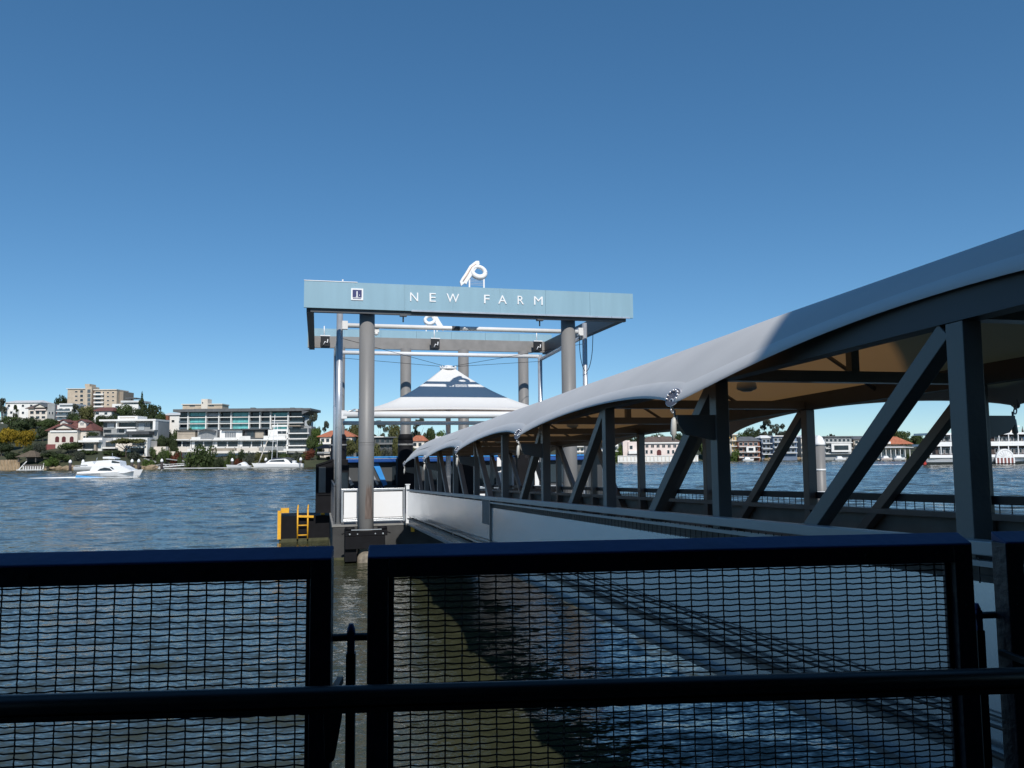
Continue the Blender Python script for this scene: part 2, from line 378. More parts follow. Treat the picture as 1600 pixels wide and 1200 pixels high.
# ------------------------------------------------------------------ near railing
RA = math.atan(.115); RBASE = Vector((0, 1.6, 0))
def rail_world(tx, ty, z):
    c, s = math.cos(RA), math.sin(RA); return Vector((tx * c - ty * s, 1.6 + tx * s + ty * c, z))
ZT = 5 - .2015
def rail_panel(t0, t1, label):
    """frame with sloped cap, woven wire infill"""
    b = Vector((0, 0, 3.5)); o = thing('railing_panel', label, 'railing', b, 0, 'wire mesh railing panels along the landing edge')
    o.location = rail_world((t0 + t1) / 2, 0, 3.5); o.rotation_euler = (0, 0, RA)
    x0, x1 = -(t1 - t0) / 2, (t1 - t0) / 2; zb = 3.62; d = .044
    m = MB(); fwid = .040
    m.box((x0, 0, zb), (x0 + fwid, d, ZT - .002)); m.box((x1 - fwid, 0, zb), (x1, d, ZT - .002))
    m.box((x0 + fwid, 0, ZT - .040), (x1 - fwid, d, ZT - .002)); m.box((x0 + fwid, 0, zb), (x1 - fwid, d, zb + .04))
    # inner retaining angle
    f2 = .010
    m.box((x0 + fwid, .02, zb + .04), (x0 + fwid + f2, .03, ZT - .04)); m.box((x1 - fwid - f2, .02, zb + .04), (x1 - fwid, .03, ZT - .04))
    m.build('frame', NAVY, o, bevel=.002)
    m = MB(); m._add([(x0, -.001, ZT), (x1, -.001, ZT), (x1, d, ZT + .019), (x0, d, ZT + .019), (x0, -.001, ZT - .005), (x1, -.001, ZT - .005), (x1, d, ZT - .0015), (x0, d, ZT - .0015)],
                     [(0, 1, 2, 3), (4, 7, 6, 5), (0, 4, 5, 1), (1, 5, 6, 2), (2, 6, 7, 3), (3, 7, 4, 0)])
    m.build('cap', CAPBLUE, o, bevel=.0025)
    # bolts
    m = MB(); nb = 8
    for i in range(nb):
        x = x0 + .08 + (x1 - x0 - .16) * i / (nb - 1)
        m.tube((x, -.004, ZT - .022), (x, .001, ZT - .022), .0052, 6)
    for z in (ZT - .13, ZT - .30, ZT - .50, ZT - .70):
        for x in (x0 + .02, x1 - .02): m.tube((x, -.004, z), (x, .001, z), .0045, 6)
    build_each(m, 'bolt', BLACKP, o)
    # woven wire
    m = MB(); px_ = .0335; pz = .0119; r = .00155; ym = .025
    nx = int((x1 - x0 - 2 * fwid) / px_) + 1; nz = int((ZT - zb - .08) / pz) + 1
    rnd = random.Random(int(t0 * 100))
    ox = x0 + fwid + .01
    jx = [rnd.uniform(-.0010, .0010) for _ in range(nx)]; jz = [rnd.uniform(-.0007, .0007) for _ in range(nz)]
    for i in range(nx):
        pts = []; x = ox + i * px_ + jx[i]
        if x > x1 - fwid: break
        for j in range(nz * 2 + 1):
            z = ZT - .04 - j * pz / 2
            pts.append((x + .00035 * math.sin(j * .5 + i * 2.1), ym + .0016 * (1 if ((j // 1) % 2 == 0) else -1) * (-1) ** i * .6, z))
        m.path(pts, r, 4, False)
    for j in range(nz):
        pts = []; z = ZT - .046 - j * pz + jz[j]
        for i in range(nx * 4 + 1):
            x = ox - .01 + i * px_ / 4
            if x > x1 - fwid: break
            ph = i / 4.0 - .29
            sag = .0009 * math.cos(2 * math.pi * (i / 4.0 - .25)) * (1 if (j + i // 4) % 2 else .4)
            pts.append((x, ym - .002 * math.cos(math.pi * ph) * (-1) ** j, z + sag))
        m.path(pts, r, 4, False)
    m.build('wire_mesh', WIRE, o)
    return o
PT = [(-.352 - 1.258, -.352, 'left navy railing panel with woven wire, cut off by the left picture edge'),
      (-.284, .974, 'middle navy railing panel with woven wire, in front of the water and gangway'),
      (1.051, 1.051 + 1.258, 'navy railing panel with woven wire at the right picture edge'),
      (-.352 - 1.258 - 1.33, -.352 - 1.33, 'navy railing panel beyond the left picture edge')]
for a, b, l in PT: rail_panel(a, b, l)
# handrail on brackets
hr = thing('handrail', 'dark round handrail running across in front of the mesh panels', 'handrail', (0, 0, 4.5))
hr.location = (0, 1.446, 4.5); hr.rotation_euler = (0, 0, math.atan(.064))
zh = 5 - .4205
MB().tube((-3.2, 0, zh), (2.6, 0, zh), .0175, 20).build('rail', RAILP, hr)
m = MB()
m.bar((-3.2, 0, zh - .0215), (2.6, 0, zh - .0215), .022, .009)
m.build('rail_strip', BLACKP, hr)
for tx in (-.318, 1.013, -1.648):
    m = MB(); m.prism([(tx - .016, zh - .01), (tx + .016, zh - .01), (tx + .014, zh - .045), (tx + .002, zh - .115), (tx - .006, zh - .120), (tx - .014, zh - .112), (tx - .017, zh - .05)], .02, .032)
    m.bar((tx, 0, zh), (tx, .12 + tx * .055, zh), .012, .012); m.build('bracket', BLACKP, hr, bevel=.001)
# stanchions in the panel gaps
for i, (tx, lab) in enumerate([(-.318, 'slim black stanchion in the gap between left and middle railing panels'),
                               (1.013, 'slim black stanchion in the gap between middle and right railing panels')]):
    o = thing('stanchion', lab, 'post', (0, 0, 3.5)); o.location = rail_world(tx, .05, 3.5); o.rotation_euler = (0, 0, RA)
    m = MB(); m.box((-.009, -.01, 3.5), (.009, .01, zh + .028)); m.build('post', BLACKP, o)
    m = MB(); m.path([(0, 0, zh + .060 + .0), (0, 0, zh + .074), (0, 0, zh + .084)], [.009, .008, .004], 10); m.box((-.007, -.008, zh + .02), (.007, .008, zh + .07)); m.build('post_cap', CAPBLUE, o)
    m = MB(); m.tube((-.045, 0, zh + .058), (.045, 0, zh + .058), .0075, 8); m.tube((-.045, 0, zh - .080), (.045, 0, zh - .080), .0075, 8); build_each(m, 'link_bar', BLACKP, o)

# ------------------------------------------------------------------ gangway
GS0, GP = 4.447, 3.383
def gz(s, v): return 5 - v - .0339 * s
def gp(lat, s, v): return Vector((lat, s, gz(s, v)))
def ks_(k): return GS0 + GP * k
SA, SB = ks_(-1), ks_(9)
LN, LF = 4.2, 7.55
g = thing('gangway', 'long covered grey truss gangway sloping down from the landing to the pontoon', 'gangway', (5.8, SA, 3.5), PSI)
def gbox(m, l0, l1, s0, s1, v0, v1):
    vs = [gp(l0, s0, v1), gp(l1, s0, v1), gp(l1, s1, v1), gp(l0, s1, v1), gp(l0, s0, v0), gp(l1, s0, v0), gp(l1, s1, v0), gp(l0, s1, v0)]
    return m._add(vs, [(0, 3, 2, 1), (4, 5, 6, 7), (0, 1, 5, 4), (1, 2, 6, 5), (2, 3, 7, 6), (3, 0, 4, 7)])
PW = .075
for lat, side in ((LN, 0), (LF, 1)):
    for k in range(-1, 10):
        s = ks_(k); m = MB(); gbox(m, lat - PW, lat + PW, s - PW, s + PW, -.985, 1.80)
        # end plates and bolted collars
        m2 = m; pass
        m.build('post', TRUSS, g, bevel=.006)
        if k == 4: continue
        k2 = k + 1 if k < 4 else k - 1
        s2 = ks_(k2); sg = 1 if k < 4 else -1
        m = MB(); m.bar(gp(lat, s + sg * (PW + .03), -.95), gp(lat, s2 - sg * (PW + .03), 1.78), .13, .13, up=(1, 0, 0))
        m.build('diagonal_brace', TRUSS, g, bevel=.005)
    m = MB(); gbox(m, lat - .08, lat + .08, SA - .1, SB + .1, -1.22, -.987); m.build('top_chord', STEELD, g)  # top chord coloured darker than the posts to stand for canopy shade
    m = MB(); gbox(m, lat - .09, lat + .09, SA - .1, SB + .3, 1.802, 1.98); m.build('bottom_chord', CHORD, g)
# cross beams under the canopy, king posts and ridge beam
for k in range(-1, 10):
    s = ks_(k); m = MB(); gbox(m, LN + .081, LF - .081, s - .06, s + .06, -1.125, -1.0)
    gbox(m, 5.875 - .05, 5.875 + .05, s - .05, s + .05, -1.70, -1.126); m.build('cross_beam', TRUSS, g)
m = MB(); gbox(m, 5.80, 5.95, SA, SB, -1.80, -1.70); m.build('ridge_beam', TRUSS, g)
for k in range(-1, 9):
    s = ks_(k) + GP / 2; m = MB()
    for l0, v0, l1, v1 in ((LN + .05, -1.13, 5.0, -1.58), (5.0, -1.58, 5.87, -1.76), (LF - .05, -1.13, 6.75, -1.58), (6.75, -1.58, 5.88, -1.76)):
        m.tube(gp(l0, s, v0), gp(l1, s, v1), .03, 8)
    m.build('bow_rib', TRUSS, g)
# deck
m = MB(); gbox(m, LN + .1, LF - .1, SA - .6, SB + 1.6, 1.50, 1.60); m.build('deck', DECKM, g)
# near side cladding
la = LN - .115
SJ = ats(778, 800, 19.2)[1] + .25
SJ = 18.95
m = MB(); gbox(m, la - .06, la + .06, SA - .3, 37.2, .44, .53); m.build('handrail', ALU, g, bevel=.008)
m = MB(); gbox(m, la - .04, la + .02, SA - .3, SJ, .565, .60); m.build('lower_rail', ALU, g)
joints = [SA - .3, 2.6, 6.8, 10.9, 15.0, SJ]
m = MB(); gbox(m, la + .01, la + .03, SA - .3, SJ - .03, .60, .74)
x = SA - .3
while x < SJ - .05:
    m.bar(gp(la - .03, x, .545), gp(la - .03, x, .705), .007, .007); x += .13
m.bar(gp(la - .03, SA, .66), gp(la - .03, SJ, .66), .006, .006)
m.build('mesh_strip', BLACKP, g)
for a, b in ((SA - .3, SJ - .03),):
    m = MB(); gbox(m, la - .012, la + .012, a, b, .70, 1.72); m.build('side_panel', BRUSH, g)
m = MB(); gbox(m, la - .012, la + .012, SJ + .05, 37.1, .57, 1.66); m.build('side_panel', BRUSH, g)
m = MB(); gbox(m, la - .05, la + .03, SJ - .03, SJ + .04, .53, 1.74); m.build('panel_post', TRUSS, g)
m = MB(); gbox(m, la - .035, la - .02, SJ + .05, SJ + .95, .50, 1.12); m.build('plate', PLAQUE, g)
m = MB(); gbox(m, la - .05, la + .05, SA - .3, 37.0, 1.745, 1.80); gbox(m, la - .10, la + .02, SA - .3, 36.6, 1.98, 2.03); m.build('side_channel', CHORD, g)
m = MB(); gbox(m, la - .02, la + .0, SA - .3, 36.6, 1.80, 1.98); m.build('skirt_panel', BRUSH, g)
m = MB(); m.path([gp(la - .09, s, 1.70 + .010 * math.sin(s * 2.1)) for s in [SA + i * .5 for i in range(70)]], .022, 8)
m.path([gp(la - .07, s, 1.56 + .018 * math.sin(s * 1.3)) for s in [SA + i * .5 for i in range(60)]], .012, 6)
m.path([gp(la - .05, s, 1.50 + .014 * math.sin(s * .9)) for s in [SA + i * .5 for i in range(60)]], .007, 6)
m.build('conduit', CONDUIT, g)
# underside beams
m = MB()
for k in range(-1, 10): gbox(m, LN + .1, LF - .1, ks_(k) - .06, ks_(k) + .06, 1.61, 1.9)
m.build('floor_beam', CHORD, g)
# far side: ledge, rail and mesh
lb = LF + .12
m = MB(); gbox(m, lb - .08, lb + .04, SA - .3, 37.2, .30, .40); m.build('handrail', NAVY, g)
m = MB(); gbox(m, lb - .22, lb + .02, SA - .3, 37.2, .50, .57); m.build('side_ledge', CHORD, g)
m = MB(); gbox(m, lb, lb + .02, SA - .3, 37, .575, 1.7); m.build('side_board', mat('inner_board', (.26, .24, .21), .7, var=.15), g)
m = MB(); x = SA - .3
while x < 37:
    m.bar(gp(lb, x, .40), gp(lb, x, .50), .009, .009); x += .17
for vv in (.43, .465): m.bar(gp(lb, SA - .3, vv), gp(lb, 37, vv), .005, .005)
m.build('mesh_strip', WIRE, g)
# flap to the pontoon
m = MB(); m._add([(LN + .2, SB + 1.5, gz(SB + 1.5, 1.5)), (LF - .2, SB + 1.5, gz(SB + 1.5, 1.5)), (LF - .2, 39.6, 1.66), (LN + .2, 39.6, 1.66)], [(0, 1, 2, 3)])
m.build('ramp_flap', DECKM, g)
# canopy
ARCH = [(3.40, -.40), (3.55, -.62), (3.67, -.79), (3.9, -1.06), (4.15, -1.29), (4.4, -1.47), (4.7, -1.64), (5.0, -1.755), (5.4, -1.87), (5.875, -1.93)]
def arch_lin(x):
    x = max(x, 3.4)
    for (a_, va), (b_, vb) in zip(ARCH, ARCH[1:]):
        if x <= b_ + 1e-6: return va + (vb - va) * (x - a_) / (b_ - a_)
def canopy_pt(k, u, side):
    """k station, u 0 edge .. 1 ridge: one arch section trimmed by a scalloped edge"""
    t = ((k + 1) / 2.0) % 1.0
    if k >= 9: t = 0
    c = 4 * t * (1 - t)
    el = 3.66 + (.24 * c ** .85 if k > 1 else .42 * c ** 1.4)
    lat = el + (5.875 - el) * u
    v = sum(arch_lin(min(lat + dl * .05, 11.75 - lat - dl * .05)) for dl in (-4, -3, -2, -1, 0, 1, 2, 3, 4)) / 9
    v += .02 * (1 - u) * c + .02 * max(0, k - 3) * (1 - u) ** 9
    if side: lat = 2 * 5.875 - lat - .04
    return gp(lat, ks_(k), v)
c = thing('gangway_canopy', 'long white fabric canopy with scalloped edges over the gangway', 'canopy', (5.875, SA, 6.0), PSI)
m = MB(); rows = []
kk = [-1 + 10 * i / 200 for i in range(201)]
for k in kk:
    us = [j / 16 for j in range(17)]
    row = [canopy_pt(k, u, 0) for u in us] + [canopy_pt(k, u, 1) for u in us[::-1][1:]]
    rows.append(row)
m.grid(rows); m.build('membrane', FABRIC, c)
m = MB()
for side in (0, 1):
    rows = []
    for k in kk:
        a = canopy_pt(k, 0, side); b = canopy_pt(k, .075, side); off = Vector((0, 0, .006))
        nx = -1 if side == 0 else 1
        rows.append([a + Vector((nx * .012, 0, -.012)), a + Vector((nx * .016, 0, .02)), b + Vector((nx * .008, 0, .012))])
    m.grid(rows)
m.build('edge_hem', mat('canopy_hem', (.74, .74, .74), .6, var=.03, transl=((.7, .45, .2), .1)), c)
for k in (1, 3, 5, 7, 9):
    for side in (0, 1):
        sg = -1 if side == 0 else 1; T = canopy_pt(k, 0, side)
        if k >= 9: T = T - Vector((0, .15, 0))
        nrm = Vector((sg * .86, -.25, .45)).normalized(); tp = T + Vector((-sg * .02, 0, .05))
        m = MB(); m.tube(tp + nrm * .005, tp + nrm * .02, .105, 24)
        m.build('tip_plate', PLATE, c)
        m = MB(); e1 = nrm.cross(Vector((0, 0, 1))).normalized(); e2 = e1.cross(nrm)
        for i in range(8):
            a = math.pi * (-.1 + 1.2 * i / 7); q = tp + e1 * math.cos(a) * .080 - e2 * (-1) * math.sin(a) * .080
            m.tube(q + nrm * .018, q + nrm * .045, .012, 8)
        m.path([tp + e1 * math.cos(a_ * .35) * .108 + e2 * math.sin(a_ * .35) * .108 + nrm * .012 for a_ in range(19)], .006, 6)
        m.path([tp + nrm * .04 + e1 * .03 * math.cos(a_) + Vector((0, 0, -.075 + .045 * math.sin(a_))) for a_ in [k_ * .524 for k_ in range(13)]], .010, 6)
        m.path([tp + nrm * .035 + nrm * .02 * math.cos(a_) + Vector((0, 0, -.14 + .035 * math.sin(a_))) for a_ in [k_ * .524 for k_ in range(13)]], .008, 6)
        m.build('shackle_bolts', BOLTM, c)
        lt = LN if side == 0 else LF
        # tensioner
        a0 = tp + Vector((0, 0, -.13)); m = MB()
        m.path([a0, a0 + Vector((0, 0, -.07))], .012, 8); m.path([a0 + Vector((0, 0, -.08)), a0 + Vector((sg * .01, 0, -.10)), a0 + Vector((sg * .02, 0, -.25)), a0 + Vector((sg * .02, 0, -.27)), a0 + Vector((sg * .022, 0, -.32))], [.016, .027, .034, .016, .014], 12)
        m.build('tensioner', mat('tensioner_grey', (.55, .55, .53), .4), c)
        # outrigger bracket (part of canopy support)
        m = MB(); vb = 5 - .0339 * ks_(k) - (T.z) ; y0 = ks_(k)
        m.prism([(T.x + sg * -.03, T.z - .13), (T.x + sg * -.03, T.z - .22), (T.x - sg * .12, T.z - .33), (lt + sg * PW, T.z - .40), (lt + sg * PW, T.z - .13)][::(1 if side == 0 else -1)], y0 - .045, y0 + .045)
        m.build('outrigger_bracket', TRUSS, g, bevel=.004)
# lights under the canopy
first = None
for i, k in enumerate((5, 3, 1)):
    s = ks_(k) + .8
    if first is None:
        first = thing('canopy_light', 'small round white light fitting under the far half of the canopy', 'light', gp(5.0, s, -1.05), PSI, 'light fittings under the gangway canopy')
        b = BASE[first.name]; m = MB(); m.lathe(b, [(.06, .05), (.11, .03), (.12, -.03), (.10, -.05)], 14); m.build('housing', W1, first)
        m = MB(); m.lathe(b + Vector((0, 0, -.05)), [(.085, 0), (.05, -.02)], 14); m.build('diffuser', mat('light_diffuser', (.7, .68, .6), .4), first)
        m = MB(); m.bar(b + Vector((0, 0, .05)), b + Vector((0, 0, .55)), .02, .02); m.build('bracket', TRUSS, first)
    else:
        o = copy_tree(first); o.location = Matrix.Rotation(PSI, 3, 'Z') @ gp(5.0, s, -1.05)
        o['label'] = ['', 'round light fitting hanging mid way under the gangway canopy', 'round light fitting under the canopy nearest the landing'][i]

# ------------------------------------------------------------------ pontoon
SF = 38.9
p = thing('pontoon', 'dark floating ferry pontoon at the foot of the gangway', 'pontoon', (7, 44, 0), PSI)
m = MB(); m.box((.75, SF, -1.0), (13.6, 49.3, 1.52)); m.build('hull', CONC, p, bevel=.05)
m = MB(); m.box((.72, SF - .03, 1.523), (13.63, 49.33, 1.60)); m.build('deck', DECKM, p)
m = MB(); m.box((-2.0, 47.7, -.8), (.745, 50.2, 1.42)); m.build('fender_wall', SLEEVE, p)
m = MB(); m.box((-2.03, 47.66, -.3), (.70, 50.23, .16)); m.build('algae_band', ALGAE, p)
m = MB(); m.box((.72, SF - .035, -.3), (13.63, SF - .005, .10)); m.box((.71, SF, -.3), (.745, 47.6, .10)); m.build('algae_band', ALGAE, p)
# timber/steel box on the left side (dark screens)
t = thing('gate_screen', 'dark slatted screen standing at the left rear edge of the pontoon', 'screen', (.2, 47.2, 1.6), PSI)
m = MB()
m.box((-.05, 47.0, 1.6), (.05, 47.12, 4.35)); m.box((.85, 47.0, 1.6), (.95, 47.12, 4.6)); m.bar((-.02, 47.06, 4.3), (.92, 47.06, 4.6), .10, .10); m.box((.05, 47.02, 1.6), (.85, 47.1, 1.75))
m.box((.05, 47.02, 2.6), (.85, 47.1, 2.7)); m.build('frame', SLEEVE, t)
m = MB(); m.prism([(.05, 1.75), (.85, 1.75), (.85, 4.52), (.05, 4.27)], 47.07, 47.09); m.build('backing', SLEEVE, t)
m = MB(); m.box((.12, 47.04, 2.75), (.5, 47.08, 4.2)); m.build('panel', mat('smoked_panel', (.16, .155, .145), .5), t)
t = thing('side_screen', 'dark blue screen along the left edge of the pontoon, behind the silver tube', 'screen', (.85, 43, 1.6), PSI)
for i in range(4):
    y0_ = 39.6 + i * 1.85; m = MB(); m.box((.82, y0_, 1.7), (.86, y0_ + 1.75, 3.3)); m.build('panel', mat('screen_blue', (.03, .06, .12), .4), t)
m = MB()
for i in range(5): y0_ = 39.52 + i * 1.85; m.box((.80, y0_, 1.6), (.88, y0_ + .07, 3.4))
m.box((.80, 39.5, 3.4), (.88, 47.0, 3.47)); m.build('frame', STEELD, t)
# ladder and yellow edge on fender wall
t = thing('ladder', 'yellow ladder with handles fixed to the dark fender wall', 'ladder', (-.7, 47.6, 0), PSI)
m = MB(); zt = 2.05
for x in (-1.02, -.46):
    m.tube((x, 47.52, .15), (x, 47.52, zt - .25), .045, 8); m.tube((x, 47.52, zt - .25), (x + .02, 47.75, zt - .02), .042, 8)
m.build('side_rail', YEL, t)
for z in (.35, .9, 1.42): MB().tube((-1.02, 47.52, z), (-.46, 47.52, z), .035, 8).build('rung', YEL, t)
m = MB(); m.bar((-.98, 47.5, 1.42), (-.14, 47.5, 1.38), .08, .12); m.build('handle', YEL, t)
t = thing('edge_guard', 'yellow corner guard on the left end of the fender wall', 'guard', (-2, 47.6, 0), PSI)
m = MB(); m.box((-2.12, 47.55, .15), (-1.93, 47.68, 1.75)); m.build('upright', YEL, t)
m = MB(); m.box((-1.95, 47.55, 1.62), (-1.5, 47.95, 1.88)); m.build('top_block', YEL, t)
m = MB(); m.box((.25, 47.9, 1.42), (.48, 48.2, 1.72)); o = m.build('bollard', YEL, base=(.36, 48, 1.42), rz=PSI, bevel=.03); tag(o, 'small yellow bollard beside the dark slatted screen', 'bollard')
m = MB(); m.box((4.42, SF - .14, 1.2), (4.58, SF - .02, 1.62)); m.tube((4.5, SF - .08, 1.6), (4.5, SF - .08, 1.7), .07, 10); o = m.build('edge_marker', YEL, base=(4.5, SF - .08, 1.2), rz=PSI); tag(o, 'tiny yellow marker block at the gangway end of the pontoon edge', 'marker')

# fence panels
def fence_panel(x0, x1, label, dark=False):
    o = thing('fence_panel', label, 'fence', ((x0 + x1) / 2, SF + .1, 1.6), PSI, 'white panels along the pontoon edge')
    z0, z1 = 1.72, 3.28; y0 = SF + .1; w_ = .09
    m = MB(); m.box((x0, y0, z0), (x0 + w_, y0 + .07, z1)); m.box((x1 - w_, y0, z0), (x1, y0 + .07, z1)); m.box((x0 + w_, y0, z1 - w_ * 1.2), (x1 - w_, y0 + .07, z1)); m.box((x0 + w_, y0, z0), (x1 - w_, y0 + .07, z0 + .07)); m.box((x0 + w_, y0 + .01, z0 + .10), (x1 - w_, y0 + .06, z0 + .15)); m.build('frame', TUBE, o, bevel=.006)
    m = MB(); m.box((x0 + w_ + .03, y0 + .02, z0 + .20), (x1 - w_ - .03, y0 + .04, z1 - .16)); m.build('panel', SLEEVE if dark else WHITEP, o)
    if dark: m = MB(); m.box((x0 + w_ + .03, y0 - .02, z1 - .52), (x1 - w_ - .03, y0 + .018, z1 - .36)); m.build('rail', WHITEP, o)
    m = MB()
    for x in (x0 + .05, x1 - .05): m.box((x - .05, y0 - .01, 1.6), (x + .05, y0 + .08, 1.72))
    m.build('foot', STEELD, o)
fence_panel(1.15, 1.98, 'narrow white fence panel between the silver tube and the front left pile')
fence_panel(2.02, 4.15, 'wide white fence panel right of the front left pile')
fence_panel(7.7, 10.2, 'dark fence panel with white rails beyond the gangway, mostly hidden by its posts', True)
fence_panel(10.25, 13.3, 'dark fence panel with white rails at the right end of the pontoon behind the gangway', True)
m = MB(); m.box((4.2, SF + .08, 1.6), (4.36, SF + .22, 3.42)); m.box((4.16, SF + .06, 3.42), (4.40, SF + .24, 3.46)); o = m.build('gate_post', TUBEW, base=(4.28, SF + .15, 1.6), rz=PSI); tag(o, 'pale square post at the right end of the white fence', 'post')

# front piles with guides
def pile(lat, s, r, ztop, label, front=True):
    o = thing('pile', label, 'pile', (lat, s, 0), PSI, 'grey steel piles around the pontoon')
    m = MB(); m.tube((lat, s, -3), (lat, s, ztop), r, 32); m.build('shaft', PILE, o)
    if front:
        m = MB(); rows = []
        import random as _r; rr = _r.Random(int(lat * 10))
        n = 10; rows = []
        for j in range(12):
            z = 1.95 + j * .135; row = []
            wv = .85 - .28 * (j / 11) ** 2
            for i in range(n + 1):
                a = -math.pi / 2 + .35 + (i / n - .5) * 2 * wv * .62 * (1 if j < 11 else .8); zz = z + (rr.uniform(-.12, .15) if j == 11 else 0)
                row.append((lat + (r + .004) * math.cos(a), s + (r + .004) * math.sin(a), zz))
            rows.append(row)
        m.grid(rows); m.build('rust_patch', RUST, o)
        m = MB(); m.tube((lat, s, -3), (lat, s, .55), r + .015, 32); m.build('tide_mark', mat('tide_mark', (.19, .165, .13), .9, var=.4, scale=5), o)
        m = MB(); m.tube((lat, s, 5.45), (lat, s, 5.48), r + .006, 32); m.tube((lat, s, 5.35), (lat, s, 5.37), r + .006, 32); m.build('weld_band', PILE, o)
    return o
pile(2.24, 38.05, .36, 11.55, 'front left grey steel pile with a rusty patch near its foot')
pile(12.2, 38.05, .36, 11.55, 'front right grey steel pile rising from behind the gangway canopy')
for i, x in enumerate((530.5, 634, 724, 817.5)):
    q = ats(x, 560, 50.2)
    o = pile(q.x, 50.2, .34, 11.5, ['rear pile at far left seen behind the silver tubes', 'rear pile left of the tent with a black sleeve', 'rear pile behind the tent peak', 'rear pile right of the tent'][i], False)
    m = MB(); m.tube((q.x, 50.2, 0), (q.x, 50.2, 5.75), .47, 24); m.path([(q.x, 50.2, 5.7), (q.x, 50.2, 6.0), (q.x, 50.2, 6.12)], [.47, .44, .36], 24); m.build('sleeve', SLEEVE, o)
    m = MB(); m.tube((q.x, 50.2, 5.4), (q.x, 50.2, 5.52), .49, 24); m.build('band', mat('sleeve_band', (.22, .22, .22), .6), o)
    m = MB(); m.box((q.x - .55, 49.6, 1.5), (q.x + .55, 50.8, 4.6)); m.build('guide_housing', SLEEVE, o, bevel=.04)
for lat, lb_ in ((2.24, 'steel pile guide frame bolted to the pontoon front at the left pile'), (12.2, 'steel pile guide frame at the right pile behind the gangway')):
    o = thing('pile_guide', lb_, 'bracket', (lat, 38.3, 1.3), PSI, 'pile guides')
    m = MB(); m.box((lat - .85, 37.5, 1.20), (lat + .85, 37.62, 1.42)); m.box((lat - .95, 37.5, 1.2), (lat - .72, 38.9, 1.45)); m.box((lat + .72, 37.5, 1.2), (lat + .95, 38.9, 1.45)); m.box((lat - .72, 38.5, 1.2), (lat + .72, 38.9, 1.4)); m.build('frame', SLEEVE, o, bevel=.015)
    m = MB(); m.box((lat - .95, 37.52, .62), (lat + .85, 37.62, 1.19)); m.build('front_plate', SLEEVE, o, bevel=.015)
    m = MB(); m.box((lat - .68, 37.44, 1.47), (lat + .68, 37.5, 1.51)); m.build('edge_strip', TUBE, o)
    for sx in (-1, 1):
        m = MB(); m.tube((lat + sx * .52, 37.75, 1.52), (lat + sx * .95, 37.75, 1.52), .09, 12); m.bar((lat + sx * .6, 37.7, 1.45), (lat + sx * 1.1, 37.6, 1.3), .08, .05); m.build('roller', SLEEVE, o)
        m = MB(); m.tube((lat + sx * .75, 37.46, 1.30), (lat + sx * .75, 37.52, 1.30), .04, 8); m.tube((lat + sx * .4, 37.46, 1.30), (lat + sx * .4, 37.52, 1.30), .03, 8); m.build('bolt', TUBE, o)
    m = MB(); m.box((lat - .95, 37.7, .05), (lat - .42, 38.88, 1.19)); m.build('fender_block', SLEEVE, o)

# sign frame on top
f = thing('sign_frame', 'square overhead steel frame on piles carrying the teal ferry stop sign', 'sign', (7.4, 44, 11.4), PSI)
XL, XR, YF, YB, ZB, ZTp = -.66, 15.38, 37.21, 51.6, 11.61, 12.85
m = MB()
seg = 7
for i in range(seg):
    a = XL + (XR - XL) * i / seg; b = XL + (XR - XL) * (i + 1) / seg
    m.box((a + .006, YF, ZB), (b - .006, YF + .12, ZTp))
m.box((XL + .01, YF + .03, ZB + .01), (XR - .01, YF + .11, ZTp - .01))
m.build('front_fascia', SIGNB, f)
m = MB()
for i in range(seg):
    a = XL + (XR - XL) * i / seg; b = XL + (XR - XL) * (i + 1) / seg
    m.box((a + .006, YB, ZB), (b - .006, YB + .12, ZTp))
m.build('rear_fascia', SIGNB, f)
m = MB(); m.box((XL + .3, YF + .13, ZB - .17), (XR - .35, YF + .38, ZB + .6)); m.build('front_beam', STEELD, f)
m = MB(); m.box((XL + .05, YB - .25, ZB - .02), (XR - .1, YB - .01, ZB + .72)); m.build('rear_beam', STEELG, f)
m = MB(); m.box((XL + .12, YF + .385, ZB - .16), (XL + .45, YB - .255, ZB + .12)); m.box((XL + .18, YF + .39, ZB + .12), (XL + .26, YB - .26, ZB + .7)); m.build('side_beam', STEELD, f)
m = MB(); m.box((XR - .75, YF + .385, ZB - .16), (XR - .4, YB - .255, ZB - .04)); m.box((XR - .6, YF + .39, ZB - .04), (XR - .5, YB - .26, ZB + .7)); m.build('side_beam', STEELD, f)
m = MB(); m.box((XL, YF - .02, ZTp), (XL + 2.4, YF + .2, ZTp + .03)); m.box((XL + 1.7, YF, ZTp + .05), (XL + 1.76, YF + .05, ZTp + .12)); m.build('top_trim', SIGNW, f)
m = MB(); m.box((XL + 4.9, YF - .02, ZB - .03), (XR - .2, YF + .06, ZB + .045)); m.build('bottom_trim', TUBE, f)
m = MB()
for x in (630, 843):
    q = ats(x, 490, YF + .3); m.tube((q.x, YF + .3, ZB - .17), (q.x, YF + .3, ZB - .5), .035, 6); m.box((q.x - .16, YF + .12, ZB - .24), (q.x + .16, YF + .4, ZB - .172))
build_each(m, 'hanger', STEELD, f)
